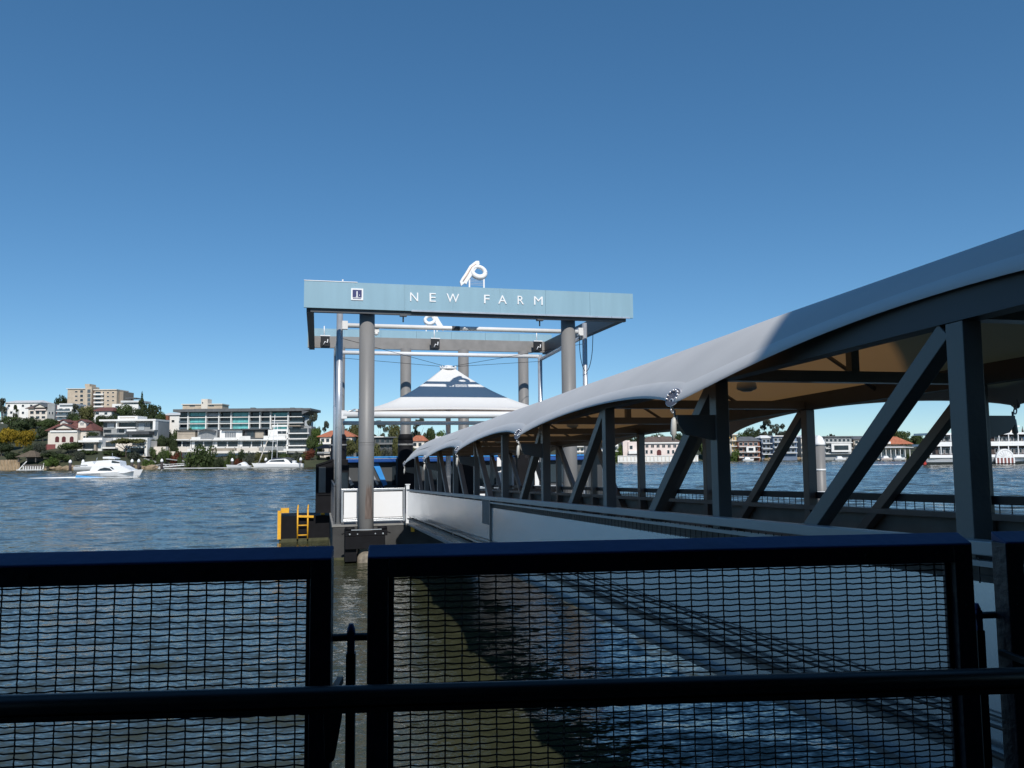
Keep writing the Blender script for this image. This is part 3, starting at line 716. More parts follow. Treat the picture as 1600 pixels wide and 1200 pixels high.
# lettering
vs_all = MB()
for ch, cx, wd in (('N', 647, 12.5), ('E', 676, 10), ('W', 707.5, 20), ('F', 760.5, 9), ('A', 785, 14), ('R', 813.5, 10.5), ('M', 841, 14.5)):
    vs, fs = text_mb(ch, 1.0)
    x0 = min(v.x for v in vs); x1 = max(v.x for v in vs); y0 = min(v.y for v in vs); y1 = max(v.y for v in vs)
    q = ats(cx, 464.0 + (cx - 647) * .0305, YF); wm = wd * .0302; hm = 14.0 * .0296
    k = len(vs_all.v)
    for v in vs: vs_all.v.append(Vector((q.x + ((v.x - x0) / (x1 - x0) - .5) * wm, YF - .02 + v.z, q.z - hm / 2 + (v.y - y0) / (y1 - y0) * hm)))
    for ff in fs: vs_all.f.append(tuple(i + k for i in ff)); vs_all.sm.append(False)
build_each(vs_all, 'letter', SIGNW, f)
q = ats(558, 460, YF); h = .275
m = MB(); m.box((q.x - h, YF - .03, q.z - h), (q.x + h, YF, q.z + h)); pl = m.build('council_plaque', SIGNW, f); 
m = MB(); m.box((q.x - h * .76, YF - .036, q.z - h * .52), (q.x + h * .76, YF - .031, q.z + h * .76)); m.build('field', SIGNN, pl)
m = MB(); m.box((q.x - .03, YF - .04, q.z - .12), (q.x + .02, YF - .037, q.z + .14)); m.box((q.x - .06, YF - .04, q.z - .14), (q.x + .05, YF - .037, q.z - .115)); m.box((q.x + .09, YF - .04, q.z - .06), (q.x + .12, YF - .037, q.z - .02)); m.build('tower_mark', SIGNW, pl)
m = MB()
for i in range(7): m.box((q.x - .19 + i * .056, YF - .036, q.z - h * .80), (q.x - .15 + i * .056, YF - .031, q.z - h * .60))
m.build('small_lettering', SIGNN, pl)
# emblem
def emblem(label):
    o = thing('emblem', label, 'emblem', (0, 0, 0), 0)
    P = lambda x, y: ((x - 740) * .0296, (445 - y) * .0296)
    m = MB()   # brush stroke
    st = [(717, 437), (720, 431), (726, 422), (733, 410), (740, 404), (744, 401), (749, 401), (750, 406), (747, 411), (741, 419), (735, 429), (730, 436), (728, 441), (725, 439), (719, 444)]
    m.prism([P(*q) for q in st][::-1], -.07, .07); m.build('stroke', SIGNW, o, bevel=.02)
    ring = []; 
    for i in range(33):
        a = 2 * math.pi * i / 32; x = 748.5 + 10.8 * math.cos(a); y = 419 + 8.6 * math.sin(a) + 1.2 * math.cos(a)
        X, Z = P(x, y); ring.append((X, 0, Z))
    m = MB(); m.path(ring, [.115 + .02 * math.sin(2 * math.pi * i / 32) for i in range(33)], 10, False); m.build('ring', SIGNW, o)
    m = MB()
    st2 = [(722, 436), (728, 426), (736, 412), (744, 406)]
    m.path([(P(*q)[0], -.085, P(*q)[1]) for q in st2], [.02, .035, .03, .015], 6); m.build('inner_stroke', mat('emblem_peach', (.85, .62, .5), .5), o)
    for x in (733, 757):
        X, Z = P(x, 428); m = MB(); m.box((X - .035, -.03, 0), (X + .035, .03, Z)); m.build('leg', SIGNW, o)
    m = MB()
    for i in range(6):
        z = .12 + i * .075; m.box((P(734, 0)[0], -.01, z), (P(756, 0)[0], .01, z + .018))
    m.build('grille', TUBE, o)
    return o
Rz = Matrix.Rotation(PSI, 3, 'Z')
e = emblem('white looped brush stroke emblem standing on top of the front sign'); q = ats(740, 445, YF + .05); e.location = Rz @ Vector((q.x, YF + .05, ZTp)); e.rotation_euler = (0, 0, PSI)
e2 = copy_tree(e); e2['label'] = 'white reversed emblem on the rear fascia, seen below the front sign'
q = ats(678, 514, YB); e2.location = Rz @ Vector((q.x, YB + .05, ZTp)); e2.rotation_euler = (0, 0, PSI + math.pi)
# floodlights on rear beam
fl = None
for i, (x, y) in enumerate(((508, 533), (680, 537), (840, 541))):
    q = ats(x, y, YB - .8)
    if fl is None:
        fl = thing('floodlight', 'black floodlight with pale bracket at the left end of the rear beam', 'floodlight', q, PSI, 'floodlights on the rear beam')
        m = MB(); m.box(q + Vector((-.27, -.12, -.34)), q + Vector((.27, .12, .30))); m.build('housing', BLACKP, fl, bevel=.02)
        m = MB(); m.box(q + Vector((-.30, -.14, .30)), q + Vector((.30, .14, .36))); m.tube(q + Vector((-.06, 0, .36)), q + Vector((-.06, 0, .95)), .035, 8); m.path([q + Vector((-.1, -.16, -.25)), q + Vector((.0, -.17, -.05)), q + Vector((.14, -.16, -.12)), q + Vector((.16, -.16, .1))], .035, 6); m.bar(q + Vector((.1, 0, .1)), q + Vector((.1, .7, .1)), .06, .06); m.build('bracket', TUBEW, fl)
    else:
        o = copy_tree(fl); o.location = Rz @ q; o['label'] = ['', 'black floodlight with pale bracket at the middle of the rear beam', 'black floodlight at the right end of the rear beam'][i]
# tube portal frame
tf = thing('tube_frame', 'silver tube portal frame standing on the pontoon around the tent', 'frame', (7, 43.5, 1.6), PSI)
TL, TR, TF, TB = ats(530, 600, 39.65).x, ats(914, 560, 39.65).x, 39.65, 48.0
Z1, Z2, Z3 = ats(545, 508.5, TF).z, ats(600, 648, TF).z, ats(600, 661, TF + .4).z
for x, y, zt, r in ((TL, TF, ats(530, 490, TF).z, .155), (TR, TF, ats(913, 505, TF).z, .13), (TL + .02, TB, 11.0, .14), (TR - .1, TB, 11.0, .14)):
    MB().tube((x, y, 1.6), (x, y, zt), r, 20).build('upright', TUBE, tf)
MB().tube((TL + .2, TF, Z1), (TR - .2, TF, Z1), .115, 16).build('crossbar', TUBEW, tf)
MB().tube((TL + .2, TB, 10.9), (TR - .2, TB, 10.9), .12, 16).build('crossbar', TUBEW, tf)
for x in (TL + .02, TR - .05): MB().tube((x, TF + .16, Z1 - .23), (x, TB - .15, 10.72), .11, 16).build('side_bar', TUBE, tf)
MB().tube((TL + .2, TF, Z2), (TR - .2, TF, Z2), .175, 16).build('crossbar', TUBEW, tf)
MB().tube((TL + .2, TF + .4, Z3), (TR - .2, TF + .4, Z3), .10, 16).build('crossbar', TUBEW, tf)
m = MB()
for x in (TL + .25, TR - .25):
    for z in (Z1, Z2): m.box((x - .13, TF - .16, z - .2), (x + .13, TF + .16, z + .2))
build_each(m, 'joint_plate', TUBEW, tf)
q = ats(712, 512, TF)
m = MB(); m.tube((q.x - .2, TF, Z1), (q.x + .2, TF, Z1), .125, 12); m.build('band', STEELD, tf)
m = MB(); q = ats(588, 519, TF + .1); m.box((q.x - .13, TF, q.z - .02), (q.x + .13, TF + .2, q.z + .2)); m.lathe((q.x, TF + .1, q.z - .17), [(.03, 0), (.1, .05), (.11, .15)], 10)
o = m.build('security_camera', TUBEW, base=(q.x, TF + .1, q.z), rz=PSI); tag(o, 'small pale security camera under the upper front tube', 'camera')
# cable loop
qa = ats(905, 530, TF - .3); pts = []
for i in range(25):
    t_ = i / 24; x = 905 + 21.5 * t_; y = 528 + 52 * (1 - (2 * t_ - 1) ** 2) ** .55 if i not in (0, 24) else 522
    pts.append(ats(x, y, TF - .3))
m = MB(); m.path(pts, .018, 6); o = m.build('cable', SLEEVE, base=pts[0], rz=PSI); tag(o, 'black cable hanging in a long loop by the front right tube', 'cable')
# tent
A = Vector((7.0, 43.6, 9.62)); ex0, ex1, ey0, ey1, ez = 1.8, 12.2, 39.5, 47.7, 7.10
t = thing('tent', 'white peaked fabric tent roof over the waiting area of the pontoon', 'canopy', (7, 43.6, 1.6), PSI)
rows = []; NR, NA = 18, 96
def edge_pt(a):
    c_, s_ = math.cos(a), math.sin(a); hx, hy = (ex1 - ex0) / 2, (ey1 - ey0) / 2
    k = 1 / max(abs(c_), abs(s_)); x, y = c_ * k, s_ * k
    cv = 1 - .045 * (1 - min(abs(x), abs(y)) ** 2) if True else 1
    return Vector((7 + x * hx * cv, 43.57 + y * hy * cv, ez + .12 * (1 - min(abs(x), abs(y)) ** 2)))
for i in range(NR + 1):
    r = i / NR; row = []
    for j in range(NA + 1):
        E_ = edge_pt(2 * math.pi * j / NA); r_ = .05 + .95 * r
        P_ = A.lerp(E_, r_); z = E_.z + (A.z - E_.z) * ((1 - r) ** 1.68)
        row.append((P_.x, P_.y, z))
    rows.append(row)
m = MB(); m.grid(rows); m.build('membrane', TENT, t)
m = MB(); rows = [[Vector(rows[-1][j]), Vector(rows[-1][j]) + Vector((0, 0, -.10))] for j in range(NA + 1)]; m.grid(rows, False); m.build('valance', TENT, t)
m = MB(); m.lathe(A + Vector((0, 0, -.08)), [(.46, 0), (.46, .06), (.30, .10), (.22, .2), (.0, .24)], 24)
for i in range(10):
    a = i * .628; m.tube(A + Vector((.4 * math.cos(a), .4 * math.sin(a), 0)), A + Vector((.46 * math.cos(a), .46 * math.sin(a), .08)), .03, 6)
m.build('peak_ring', TUBEW, t)
m = MB(); m.tube((7, 43.6, 1.6), (7, 43.6, 9.5), .14, 14); m.build('mast', TUBE, t)
for cx, cy in ((ex0, ey0), (ex1, ey0), (ex0, ey1), (ex1, ey1)):
    px_ = TL if cx < 7 else TR; py_ = TF if cy < 43 else TB
    MB().tube((cx, cy, ez), (px_, py_, Z2), .035, 8).build('corner_stay', TUBE, t)
for cx, cy in ((TL, TF), (TR, TF), (TL, TB), (TR, TB)):
    MB().tube(A + Vector((0, 0, .05)), (cx, cy, 10.6), .012, 5).build('stay_wire', SLEEVE, t)
# waiting area items under tent: black kiosk, speaker
t = thing('ticket_kiosk', 'dark kiosk standing on the pontoon behind the front left pile', 'kiosk', (1.9, 46, 1.6), PSI)
m = MB(); m.box((1.2, 45.6, 1.6), (1.75, 46.4, 4.3)); m.build('cabinet', SLEEVE, t, bevel=.03)
m = MB(); m.box((1.25, 45.57, 3.0), (1.7, 45.59, 3.9)); m.build('screen', GL, t)
q = ats(812, 722, 36); m = MB(); m.box(q + Vector((-.14, -.15, -.3)), q + Vector((.22, .15, .34))); m.tube(q + Vector((.05, 0, .34)), q + Vector((.05, 0, 1.1)), .03, 6)
m.tube(q + Vector((-.3, -.1, .38)), q + Vector((-.05, -.1, .18)), .07, 10)
o = m.build('loudspeaker', SLEEVE, base=q, rz=PSI); tag(o, 'black loudspeaker hanging beside the gangway, seen between its posts', 'speaker')

# ------------------------------------------------------------------ ferry behind pontoon
fy = thing('ferry', 'blue roofed ferry berthed behind the pontoon', 'ferry', (9, 54, 0), PSI)
m = MB(); a0, a1 = .2, 20
m.prismz([(a0, 54), (a0 + 1.2, 51.6), (a1, 51.3), (a1 + .4, 54), (a1, 56.7), (a0 + 1.2, 56.4)], -.4, 1.7); m.build('hull', FBLUE, fy)
m = MB(); m.prismz([(a0 - .1, 54), (a0 + 1.2, 51.5), (a1 + .1, 51.2), (a1 + .5, 54), (a1 + .1, 56.8), (a0 + 1.2, 56.5)], 1.7, 1.85); m.build('gunwale', SLEEVE, fy)
m = MB(); m.prism([(1.1, 1.85), (1.5, 4.35), (19, 4.35), (19, 1.85)], 52.0, 56.0); m.build('cabin', DGREY, fy)
m = MB(); m.prismz([(.9, 51.6), (19.4, 51.6), (19.4, 56.4), (.9, 56.4)], 4.36, 4.66); m.build('roof', FBLUE, fy, bevel=.06)
m = MB(); m.box((.9, 51.55, 4.663), (19.4, 56.4, 4.72)); m.build('roof_top', FBLUEL, fy)
m = MB(); m.prism([(3.45, 4.3), (3.85, 4.3), (4.4, 2.95), (4.15, 2.85)], 51.9, 52.05); m.build('livery_stripe', FBLUEL, fy)
m = MB(); m.prism([(3.0, 4.3), (3.12, 4.3), (3.85, 3.0), (3.75, 2.9)], 51.9, 52.0); m.build('window_frame', TUBE, fy)
m = MB(); m.prism([(1.5, 4.1), (1.62, 4.1), (2.3, 3.0), (2.1, 2.9)], 51.9, 52.0); m.build('window_frame', TUBE, fy)
for a in range(5):
    x = 4.7 + a * 2.5; m = MB(); m.box((x, 51.93, 2.9), (x + 1.9, 51.98, 4.1)); m.build('window', GL, fy)
m = MB(); m.box((2.4, 51.9, 1.86), (4.2, 51.97, 2.85)); m.build('side_panel', mat('ferry_navy', (.012, .03, .10), .4), fy)
for (x0, x1, y0, y1, mt, nm) in ((672.5, 682, 705.5, 714, ORANGE, 'orange_locker'), (697, 703, 706, 715, FBLUEL, 'blue_locker'), (703, 707.5, 709, 715, ORANGE, 'orange_locker')):
    qa = ats(x0, y1, 53.5); qb = ats(x1, y0, 53.5); m = MB(); m.box((qa.x, 53.5, 4.72), (qb.x, 54.5, max(qb.z, 5.1))); m.build(nm, mt, fy)
m = MB(); m.box((11.5, 51.5, 2.0), (14.8, 51.9, 4.6)); m.build('white_side', BOATW, fy)

# ------------------------------------------------------------------ white capped navigation pile at right
q = at(1280, 700, 46); t = thing('navigation_pile', 'grey pile with white conical cap and pale bands, right of the gangway', 'pile', (q.x, 46, 0))
m = MB(); m.tube((q.x, 46, -2), (q.x, 46, at(1280, 696, 46).z), .31, 24); m.build('shaft', PILE, t)
m = MB(); m.lathe((q.x, 46, at(1280, 696, 46).z), [(.34, 0), (.34, .12), (.2, .45), (.03, .58)], 24); m.build('cap', SIGNW, t)
m = MB()
for y in (734, 769): m.tube((q.x, 46, at(1280, y + 1.5, 46).z), (q.x, 46, at(1280, y - 1.5, 46).z), .325, 24)
m.build('band', TUBEW, t)
m = MB(); m.tube((q.x - .40, 45.9, 0), (q.x - .40, 45.9, 5.2), .04, 8); m.build('gauge_pole', TUBEW, t)
m = MB(); m.box((q.x - .62, 45.8, 4.5), (q.x - .42, 45.88, 5.1)); m.build('marker_board', FBLUEL, t)

# ------------------------------------------------------------------ far bank: buildings, authored in picture-sized units at a real distance
class Bld:
    """walls and openings measured off the photograph, turned into metres at distance D; y is metres behind the front"""
    def __init__(s, name, label, cat, xc, ybase, D, group=None):
        s.D = D; q = at(xc, ybase, D); s.zb = q.z; s.o = thing(name, label, cat, (q.x, D, min(q.z, terr(q.x, D + 4)) - .3), 0, group); s.px = D / F
    def P(s, x, y): q = at(x, y, s.D); return q.x, q.z
    def box(s, nm, x0, x1, y0, y1, f, b, mt, par=None):
        xa, _ = s.P(x0, (y0 + y1) / 2); xb, _ = s.P(x1, (y0 + y1) / 2); _, za = s.P((x0 + x1) / 2, y1); _, zb = s.P((x0 + x1) / 2, y0)
        m = MB(); m.box((xa, s.D + f, za), (xb, s.D + b, zb)); return m.build(nm, mt, par or s.o)
    def wall(s, x0, x1, y0, y1, dep, mt, f=0, nm='wall'):
        xa, _ = s.P(x0, (y0 + y1) / 2); xb, _ = s.P(x1, (y0 + y1) / 2); _, zb = s.P((x0 + x1) / 2, y0); _, za = s.P((x0 + x1) / 2, y1)
        za = min(za, terr((xa + xb) / 2, s.D + f) - .5) if nm == 'wall' else za
        m = MB(); m.box((xa, s.D + f, za), (xb, s.D + f + dep, zb)); return m.build(nm, mt, s.o)
    def win(s, x0, x1, y0, y1, f=0, glass=None, frame=None, cols=1, rows=1, nm='window'):
        xa, _ = s.P(x0, (y0 + y1) / 2); xb, _ = s.P(x1, (y0 + y1) / 2); _, za = s.P((x0 + x1) / 2, y1); _, zb = s.P((x0 + x1) / 2, y0)
        t_ = .07; y_ = s.D + f - .10; m = MB()
        m.box((xa, y_, za), (xa + t_, y_ + .099, zb)); m.box((xb - t_, y_, za), (xb, y_ + .099, zb)); m.box((xa + t_, y_, zb - t_), (xb - t_, y_ + .099, zb)); m.box((xa + t_, y_, za), (xb - t_, y_ + .099, za + t_))
        for i in range(1, cols): x = xa + (xb - xa) * i / cols; m.box((x - t_ / 2, y_, za + t_), (x + t_ / 2, y_ + .099, zb - t_))
        for i in range(1, rows):
            z = za + (zb - za) * i / rows; c_ = [xa + (xb - xa) * k / cols for k in range(cols + 1)]
            for k in range(cols): m.box((c_[k] + t_ * (1 if k == 0 else .5), y_ + .01, z - t_ / 2), (c_[k + 1] - t_ * (1 if k == cols - 1 else .5), y_ + .09, z + t_ / 2))
        w_ = m.build(nm, frame or W1, s.o)
        m = MB(); m.box((xa + .02, s.D + f - .05, za + .02), (xb - .02, s.D + f - .003, zb - .02)); m.build('pane', glass or GL, w_); return w_
    def balcony(s, x0, x1, y, f, dep=1.6, rail=6.5 / 3, slab=None, glass=None):
        a = s.box('balcony', x0, x1, y, y + .9, f - dep, f - .01, slab or W1)
        s.box('balustrade', x0, x1, y - 3.0, y - .05, f - dep, f - dep + .06, glass or mat('balustrade_glass', (.10, .13, .15), .15), a)
    def hip(s, x0, x1, ye, yr, f, b, mt, ins=.3, ov=.6, nm='roof'):
        xa, ze = s.P(x0, ye); xb, _ = s.P(x1, ye); _, zr = s.P((x0 + x1) / 2, yr); xa -= ov; xb += ov; ya, yb = s.D + f - ov, s.D + b + ov
        wx = (xb - xa) * ins; ym = (ya + yb) / 2; m = MB()
        m._add([(xa, ya, ze), (xb, ya, ze), (xb, yb, ze), (xa, yb, ze), (xa + wx, ym, zr), (xb - wx, ym, zr)], [(0, 1, 5, 4), (1, 2, 5), (2, 3, 4, 5), (3, 0, 4), (3, 2, 1, 0)]); 
        m.box((xa, ya, ze - .22), (xb, yb, ze - .003)); return m.build(nm, mt, s.o)
    def gable(s, x0, x1, ye, yr, f, b, mt, wallm=None, nm='gable_roof'):   # ridge runs front to back
        xa, ze = s.P(x0, ye); xb, _ = s.P(x1, ye); xm, zr = s.P((x0 + x1) / 2, yr); m = MB()
        m.prism([(xa - .4, ze - .25), (xa - .4, ze), (xm, zr + .15), (xb + .4, ze), (xb + .4, ze - .25), (xm, zr - .15)], s.D + f - .5, s.D + b); r = m.build(nm, mt, s.o)
        m = MB(); m.prism([(xa, ze - .3), (xm, zr - .16), (xb, ze - .3)], s.D + f, s.D + f + .25); m.build('pediment', wallm or W1, r); return r

# beige hilltop tower
b = Bld('apartment_tower', 'tall beige apartment block on the hilltop with a taller lift core', 'building', 146, 652, 430)
b.wall(105, 135, 608, 652, 12, BEIGE); b.wall(147, 182, 609.5, 652, 13, BEIGE); b.wall(133.5, 143.5, 604, 652, 8, BEIGE, f=-.6); b.wall(143.6, 147, 609, 652, 10, BRNROOF, f=.6)
b.wall(182.2, 188, 611, 652, 12, mat('shaded_beige_brick', (.30, .25, .20), .85), f=3); b.box('lift_tower', 133.5, 141, 600, 604, -.6, 6, BEIGE); b.box('roof_slab', 104, 135.5, 607, 608, -.5, 12.5, CREAM); b.box('roof_slab', 146.5, 183, 608.2, 609.5, -.5, 13.5, CREAM)  # right side wall: its shade is put into a darker brick colour
for y in (609.5, 616.5, 623.0, 629.5, 636):
    b.win(117, 121.5, y + 1.3, y + 3.8, 0, frame=CREAM); b.win(125.2, 130, y, y + 4.2, 0, frame=CREAM); b.win(137.5, 142.6, y - 1, y + 4.5, -.6, frame=GREYW, glass=mat('lift_glass', (.10, .12, .13), .3))
for y in (612, 618.2, 624.5, 630.8):
    b.win(149, 157.5, y, y + 3.2, 0, frame=BRNROOF); a = b.box('balcony', 148, 163, y + 3.3, y + 5.6, -1.3, -.11, W1)
    b.win(160.5, 163, y, y + 2.6, 0, frame=CREAM)
    for x in (167, 175): b.win(x, x + 3.6, y + .3, y + 2.6, 0, frame=CREAM)
b = Bld('house', 'long white house with a pale roof on the far left hilltop', 'house', 34, 652, 400)
b.wall(8, 62, 629, 656, 12, W1); b.hip(8, 62, 629, 624.5, 0, 12, ROOFL, .12); b.wall(8, 30, 640, 660, 3, W1, f=-3.2)
for x in (12, 22, 34, 47): b.win(x, x + 4, 632, 636, 0); b.win(x, x + 4, 643, 647, -3.2 if x < 25 else 0)
b = Bld('house', 'two gabled grey roofed house with pale walls left of the beige tower', 'house', 64, 656, 385)
b.wall(44, 86, 638, 660, 11, CREAM); b.hip(42, 74, 638, 630, 0, 11, BRNROOF, .25); b.gable(56, 74, 636, 631, -1.2, 6, ROOFG, CREAM); b.wall(75, 86.5, 631, 658, 9, GREYW, f=-.6)
for x in (47, 56, 65): b.win(x, x + 6, 642, 647, 0, frame=PINK); b.win(x, x + 6, 650, 654, 0)
b.box('band', 56, 73, 639.5, 641.5, -.8, -.12, PINK); b.win(77, 80, 643, 648, -.6); b.win(82, 85, 643, 648, -.6)
b = Bld('house', 'narrow white three storey house with balconies below the beige tower', 'house', 101, 655, 370)
b.wall(89, 113, 633, 660, 10, W1); b.box('roof', 94, 115, 630.5, 633, -.8, 11, ROOFL); b.wall(86, 90, 633, 657, 6, MAROON, f=1)
for y in (638, 645.5, 652): b.win(92, 98, y, y + 4, 0); b.win(102, 109, y, y + 4, 0, cols=2); b.balcony(90, 112, y + 4.6, 0, 1.4)
b = Bld('house', 'house with a low red roof right under the beige tower', 'house', 160, 650, 375)
b.wall(146, 174, 642, 655, 10, W1); b.hip(145, 175, 642, 635.5, 0, 10, MAROON, .2); b.win(149, 155, 644, 648, 0); b.win(163, 168, 644, 648, 0)
b = Bld('house', 'small white flat roofed house on the ridge right of the beige tower', 'house', 192, 645, 400)
b.wall(175, 216, 631, 650, 9, W1); b.box('roof', 190, 222, 626, 629, -1, 10, ROOFL); b.win(180, 185, 634, 637.5, 0); b.box('carport_roof', 197, 214, 621.5, 623, -1, 6, ROOFG); b.box('post', 205, 206, 623, 626, 0, .4, DGREY)
# cream villa
b = Bld('villa', 'cream villa with maroon tiled roof, two dormers, a front gable and three arches', 'villa', 109, 697, 300)
b.wall(75, 143, 672.5, 694, 10, CREAM); b.hip(74, 144, 672.5, 656.5, 0, 10, MAROON, .25); b.wall(84, 126, 670, 694, 3.2, CREAM, f=-2.2)
b.gable(84, 126, 671.5, 663, -2.2, 4, MAROON, CREAM); b.box('cornice', 84, 126, 673.0, 675.5, -2.6, -2.21, W1); b.win(93, 117, 671, 672.6, -2.2, glass=BRNROOF, frame=BRNROOF)
for x in (98.3, 126.5):
    d = b.wall(x - 6, x + 6, 658.5, 669, 3, CREAM, f=.8, nm='dormer'); b.gable(x - 6.5, x + 6.5, 659, 655.5, .6, 5, MAROON, W1, nm='dormer_roof')
    for dx in (-2.6, .4): b.win(x + dx, x + dx + 2.2, 660, 664.5, .8)
for x, a in ((94.5, 1), (104.8, 1), (117, 1)):
    X, Z = b.P(x, 690); r = 3.0 * b.px; m = MB(); poly = [(X - r, Z - .2), (X + r, Z - .2)] + [(X + r * math.cos(t * math.pi / 8), Z + 1.2 + r * math.sin(t * math.pi / 8)) for t in range(9)]
    m.prism(poly, b.D - 2.3, b.D - 2.203); ar = m.build('arch', REDDK, b.o)
b.win(79, 83, 681, 688, 0, frame=CREAM, glass=YELW); b.win(130, 134, 681, 687, 0); b.win(137, 141, 681, 687, 0); b.wall(77, 92, 694.3, 706, 3, mat('pink_base', (.22, .07, .065), .8), f=-2.4, nm='basement'); b.wall(90, 126, 694.3, 700, 2.6, CREAM, f=-2.3, nm='basement')
# modern white house
b = Bld('modern_house', 'large modern house with white flat roofs and grey panels, right of the cream villa', 'house', 201, 700, 305)
b.wall(159, 245, 658, 700, 10, GREYW, f=1.0); b.box('roof_slab', 158, 246, 655.3, 658, -1.5, 11, W1); b.box('roof_box', 184, 215, 650, 655.2, 0, 8, W1); b.box('roof_light_strip', 187, 211, 652.2, 653.4, -.1, -.003, TAN); b.box('side_fin', 241.5, 245.5, 658.1, 672, -1.5, .99, W1)
b.win(160, 165, 660.5, 667, 1, frame=DGREY); b.box('panel', 166, 176.5, 661.5, 668.5, .8, .99, mat('pale_panel', (.38, .41, .43), .6)); b.win(177.5, 182, 660.5, 667, 1, frame=DGREY)
b.box('frame_surround', 182.3, 212, 658.1, 660, -.6, .98, W1); b.box('frame_surround', 182.3, 184, 660, 670, -.6, .98, W1); b.box('frame_surround', 182.3, 212, 667.3, 669.3, -.62, .97, W1); b.win(184.5, 210, 660.3, 667, .9, cols=5, frame=DGREY)
b.box('panel', 215, 224, 661, 672, .8, .99, mat('pale_panel', (.38, .41, .43), .6)); b.win(225.5, 228, 660, 666, 1); b.win(233, 240, 660, 670, 1, frame=DGREY); b.win(160, 172, 671, 676, 1, frame=DGREY); b.win(184, 192, 670.5, 676, 1, frame=DGREY)
b.box('panel', 193, 199, 670.5, 677, .7, .98, mat('pale_panel', (.38, .41, .43), .6)); b.box('slab', 199, 214, 671, 677.5, -.5, .97, W1)
b.box('awning', 203, 239, 674, 679, -3.4, .96, DGREY); b.win(205, 236, 679.3, 683, .9, frame=DGREY, cols=4); b.win(162, 199, 678.5, 683.5, .9, frame=DGREY, cols=4); b.box('terrace_slab', 157, 241, 684.3, 688.5, -4, .94, W1)
b = Bld('house', 'low modern white house with a dark terrace just above the boats, below the cream villa', 'house', 143, 712, 288)
b.wall(128, 158, 684, 712, 8, W1, f=.5); b.box('roof_slab', 127, 159, 687.8, 691, -2, .49, W1); b.box('upper_room', 133, 158, 681, 687.7, 2, 7, DGREY); b.win(129, 148, 692.5, 701.5, .4, cols=3, frame=DGREY); b.box('slab', 127, 150, 702, 703.6, -2.5, .39, W1); b.win(133, 146, 705, 711, .4, frame=DGREY); b.box('fin', 149, 152, 691.1, 712, -1, .38, TAN)
b = Bld('house', 'white terrace house half hidden by a flat topped tree', 'house', 193, 712, 291)
b.wall(157, 233, 688.8, 714, 6, CREAM, f=.4); b.box('slab', 156, 184, 699, 701, -2, .39, W1); b.win(160, 180, 690.5, 698, .3, cols=4, frame=DGREY); b.win(159, 182, 702, 711, .3, cols=5, frame=DGREY); b.box('slab', 200, 232, 697, 700, -2, .39, W1); b.win(204, 228, 701, 709, .3, cols=4, frame=DGREY); b.win(206, 228, 690.5, 696, .3, cols=4, frame=DGREY); b.box('fin', 230, 234, 684, 713, -2, .38, W1)
b = Bld('house', 'white house with an orange brick side, between the modern house and the long apartments', 'house', 266, 668, 350)
b.wall(258, 280, 648, 675, 9, W1); b.wall(254, 265, 650, 675, 5, BROWN, f=-1.5); b.hip(256, 281, 648, 644, 0, 9, ROOFL, .2); b.win(268, 273, 656, 660, 0)
b = Bld('stair_terrace', 'white stepped garden terraces below the orange and white house', 'terrace', 262, 712, 300)
for i, (x0, x1, y0) in enumerate(((244, 262, 703), (252, 284, 705.5), (250, 268, 698))): b.wall(x0, x1, y0, y0 + 12, 2.2, CREAM, f=-2 - i * 1.5, nm='retaining_wall')
# long apartments
b = Bld('apartment_block', 'long dark and teal apartment block with a thin overhanging grey roof', 'building', 381, 680, 335)
b.wall(279, 474, 644, 684, 13, DGREY, f=1.6); b.box('roof', 274, 487, 639.0, 643.2, -2.4, 16, ROOFG); b.box('roof', 300, 470, 637.6, 638.9, 2, 14, ROOFG)
m = MB(); xa, za = b.P(474, 644); xb, zb = b.P(488, 641.3); m.prism([(xa, za - 1.0), (xb, zb), (xb, zb + .3), (xa, za + .4)], b.D - 2.4, b.D + 14); m.build('roof_wing', ROOFG, b.o)
cols_ = [294.3, 322.3, 342.5, 361.5, 389.5, 406.5, 423, 450.5]
for x in cols_: b.box('column', x - .8, x + .8, 643.3, 672, -.6, 1.59, W1)
for y in (651.3, 661.0): b.box('floor_slab', 279, 474, y, y + 1.1, -.4, 1.58, W1 if y > 1 else DGREY)
b.box('floor_slab', 279, 476, 671.2, 673, -1.4, 1.58, W1)
spans = [279] + cols_ + [474]
kinds = 'dTd dTddMd'.replace(' ', '')
kinds = ['d', 'T', 'd', 'd', 'T', 'd', 'd', 'M', 'd']
ex = [(279.5, 293), (295.5, 321.5), (323.5, 341.5), (343.7, 360.5), (362.5, 388.5), (390.7, 405.5), (407.7, 422), (424.2, 449.5), (451.7, 473.5)]
for (x0, x1), kd in zip(ex, kinds):
    for r_, (y0, y1) in enumerate(((644.2, 650.8), (652.8, 660.6), (662.4, 670.8))):
        if kd == 'T' or (kd == 'M' and r_ != 1): b.win(x0, x1, y0, y1, .9 if kd == 'T' else 1.5, glass=TEAL, frame=DGREY, cols=2, rows=1)
        else:
            b.win(x0, x1, y0, y1, 1.58, frame=DGREY, cols=2)
            if r_: b.box('balustrade', x0 + .3, x1 - .3, y1 - 2.9, y1 - .2, -.2, -.12, mat('balustrade_glass', (.10, .13, .15), .15))
            if kd == 'd' and r_ == 0 and x0 in (323.5,): b.box('panel', x0, x1, 645, 650.5, .8, 1.3, mat('pale_panel', (.38, .41, .43), .6))
for y in (656.5, 664): b.box('spandrel', 424.5, 449, y, y + 2.6, .2, 1.2, W1)
b.box('side_balcony', 475, 482, 653, 671, 1, 8, mat('pale_panel', (.38, .41, .43), .6))
for x in (388, 451): b.box('roof_plant', x - 3, x + 3, 635.8, 637.5, 5, 8, ROOFG)
b = Bld('rooftop_block', 'beige tower top showing above the long apartment roof', 'building', 316, 645, 440)
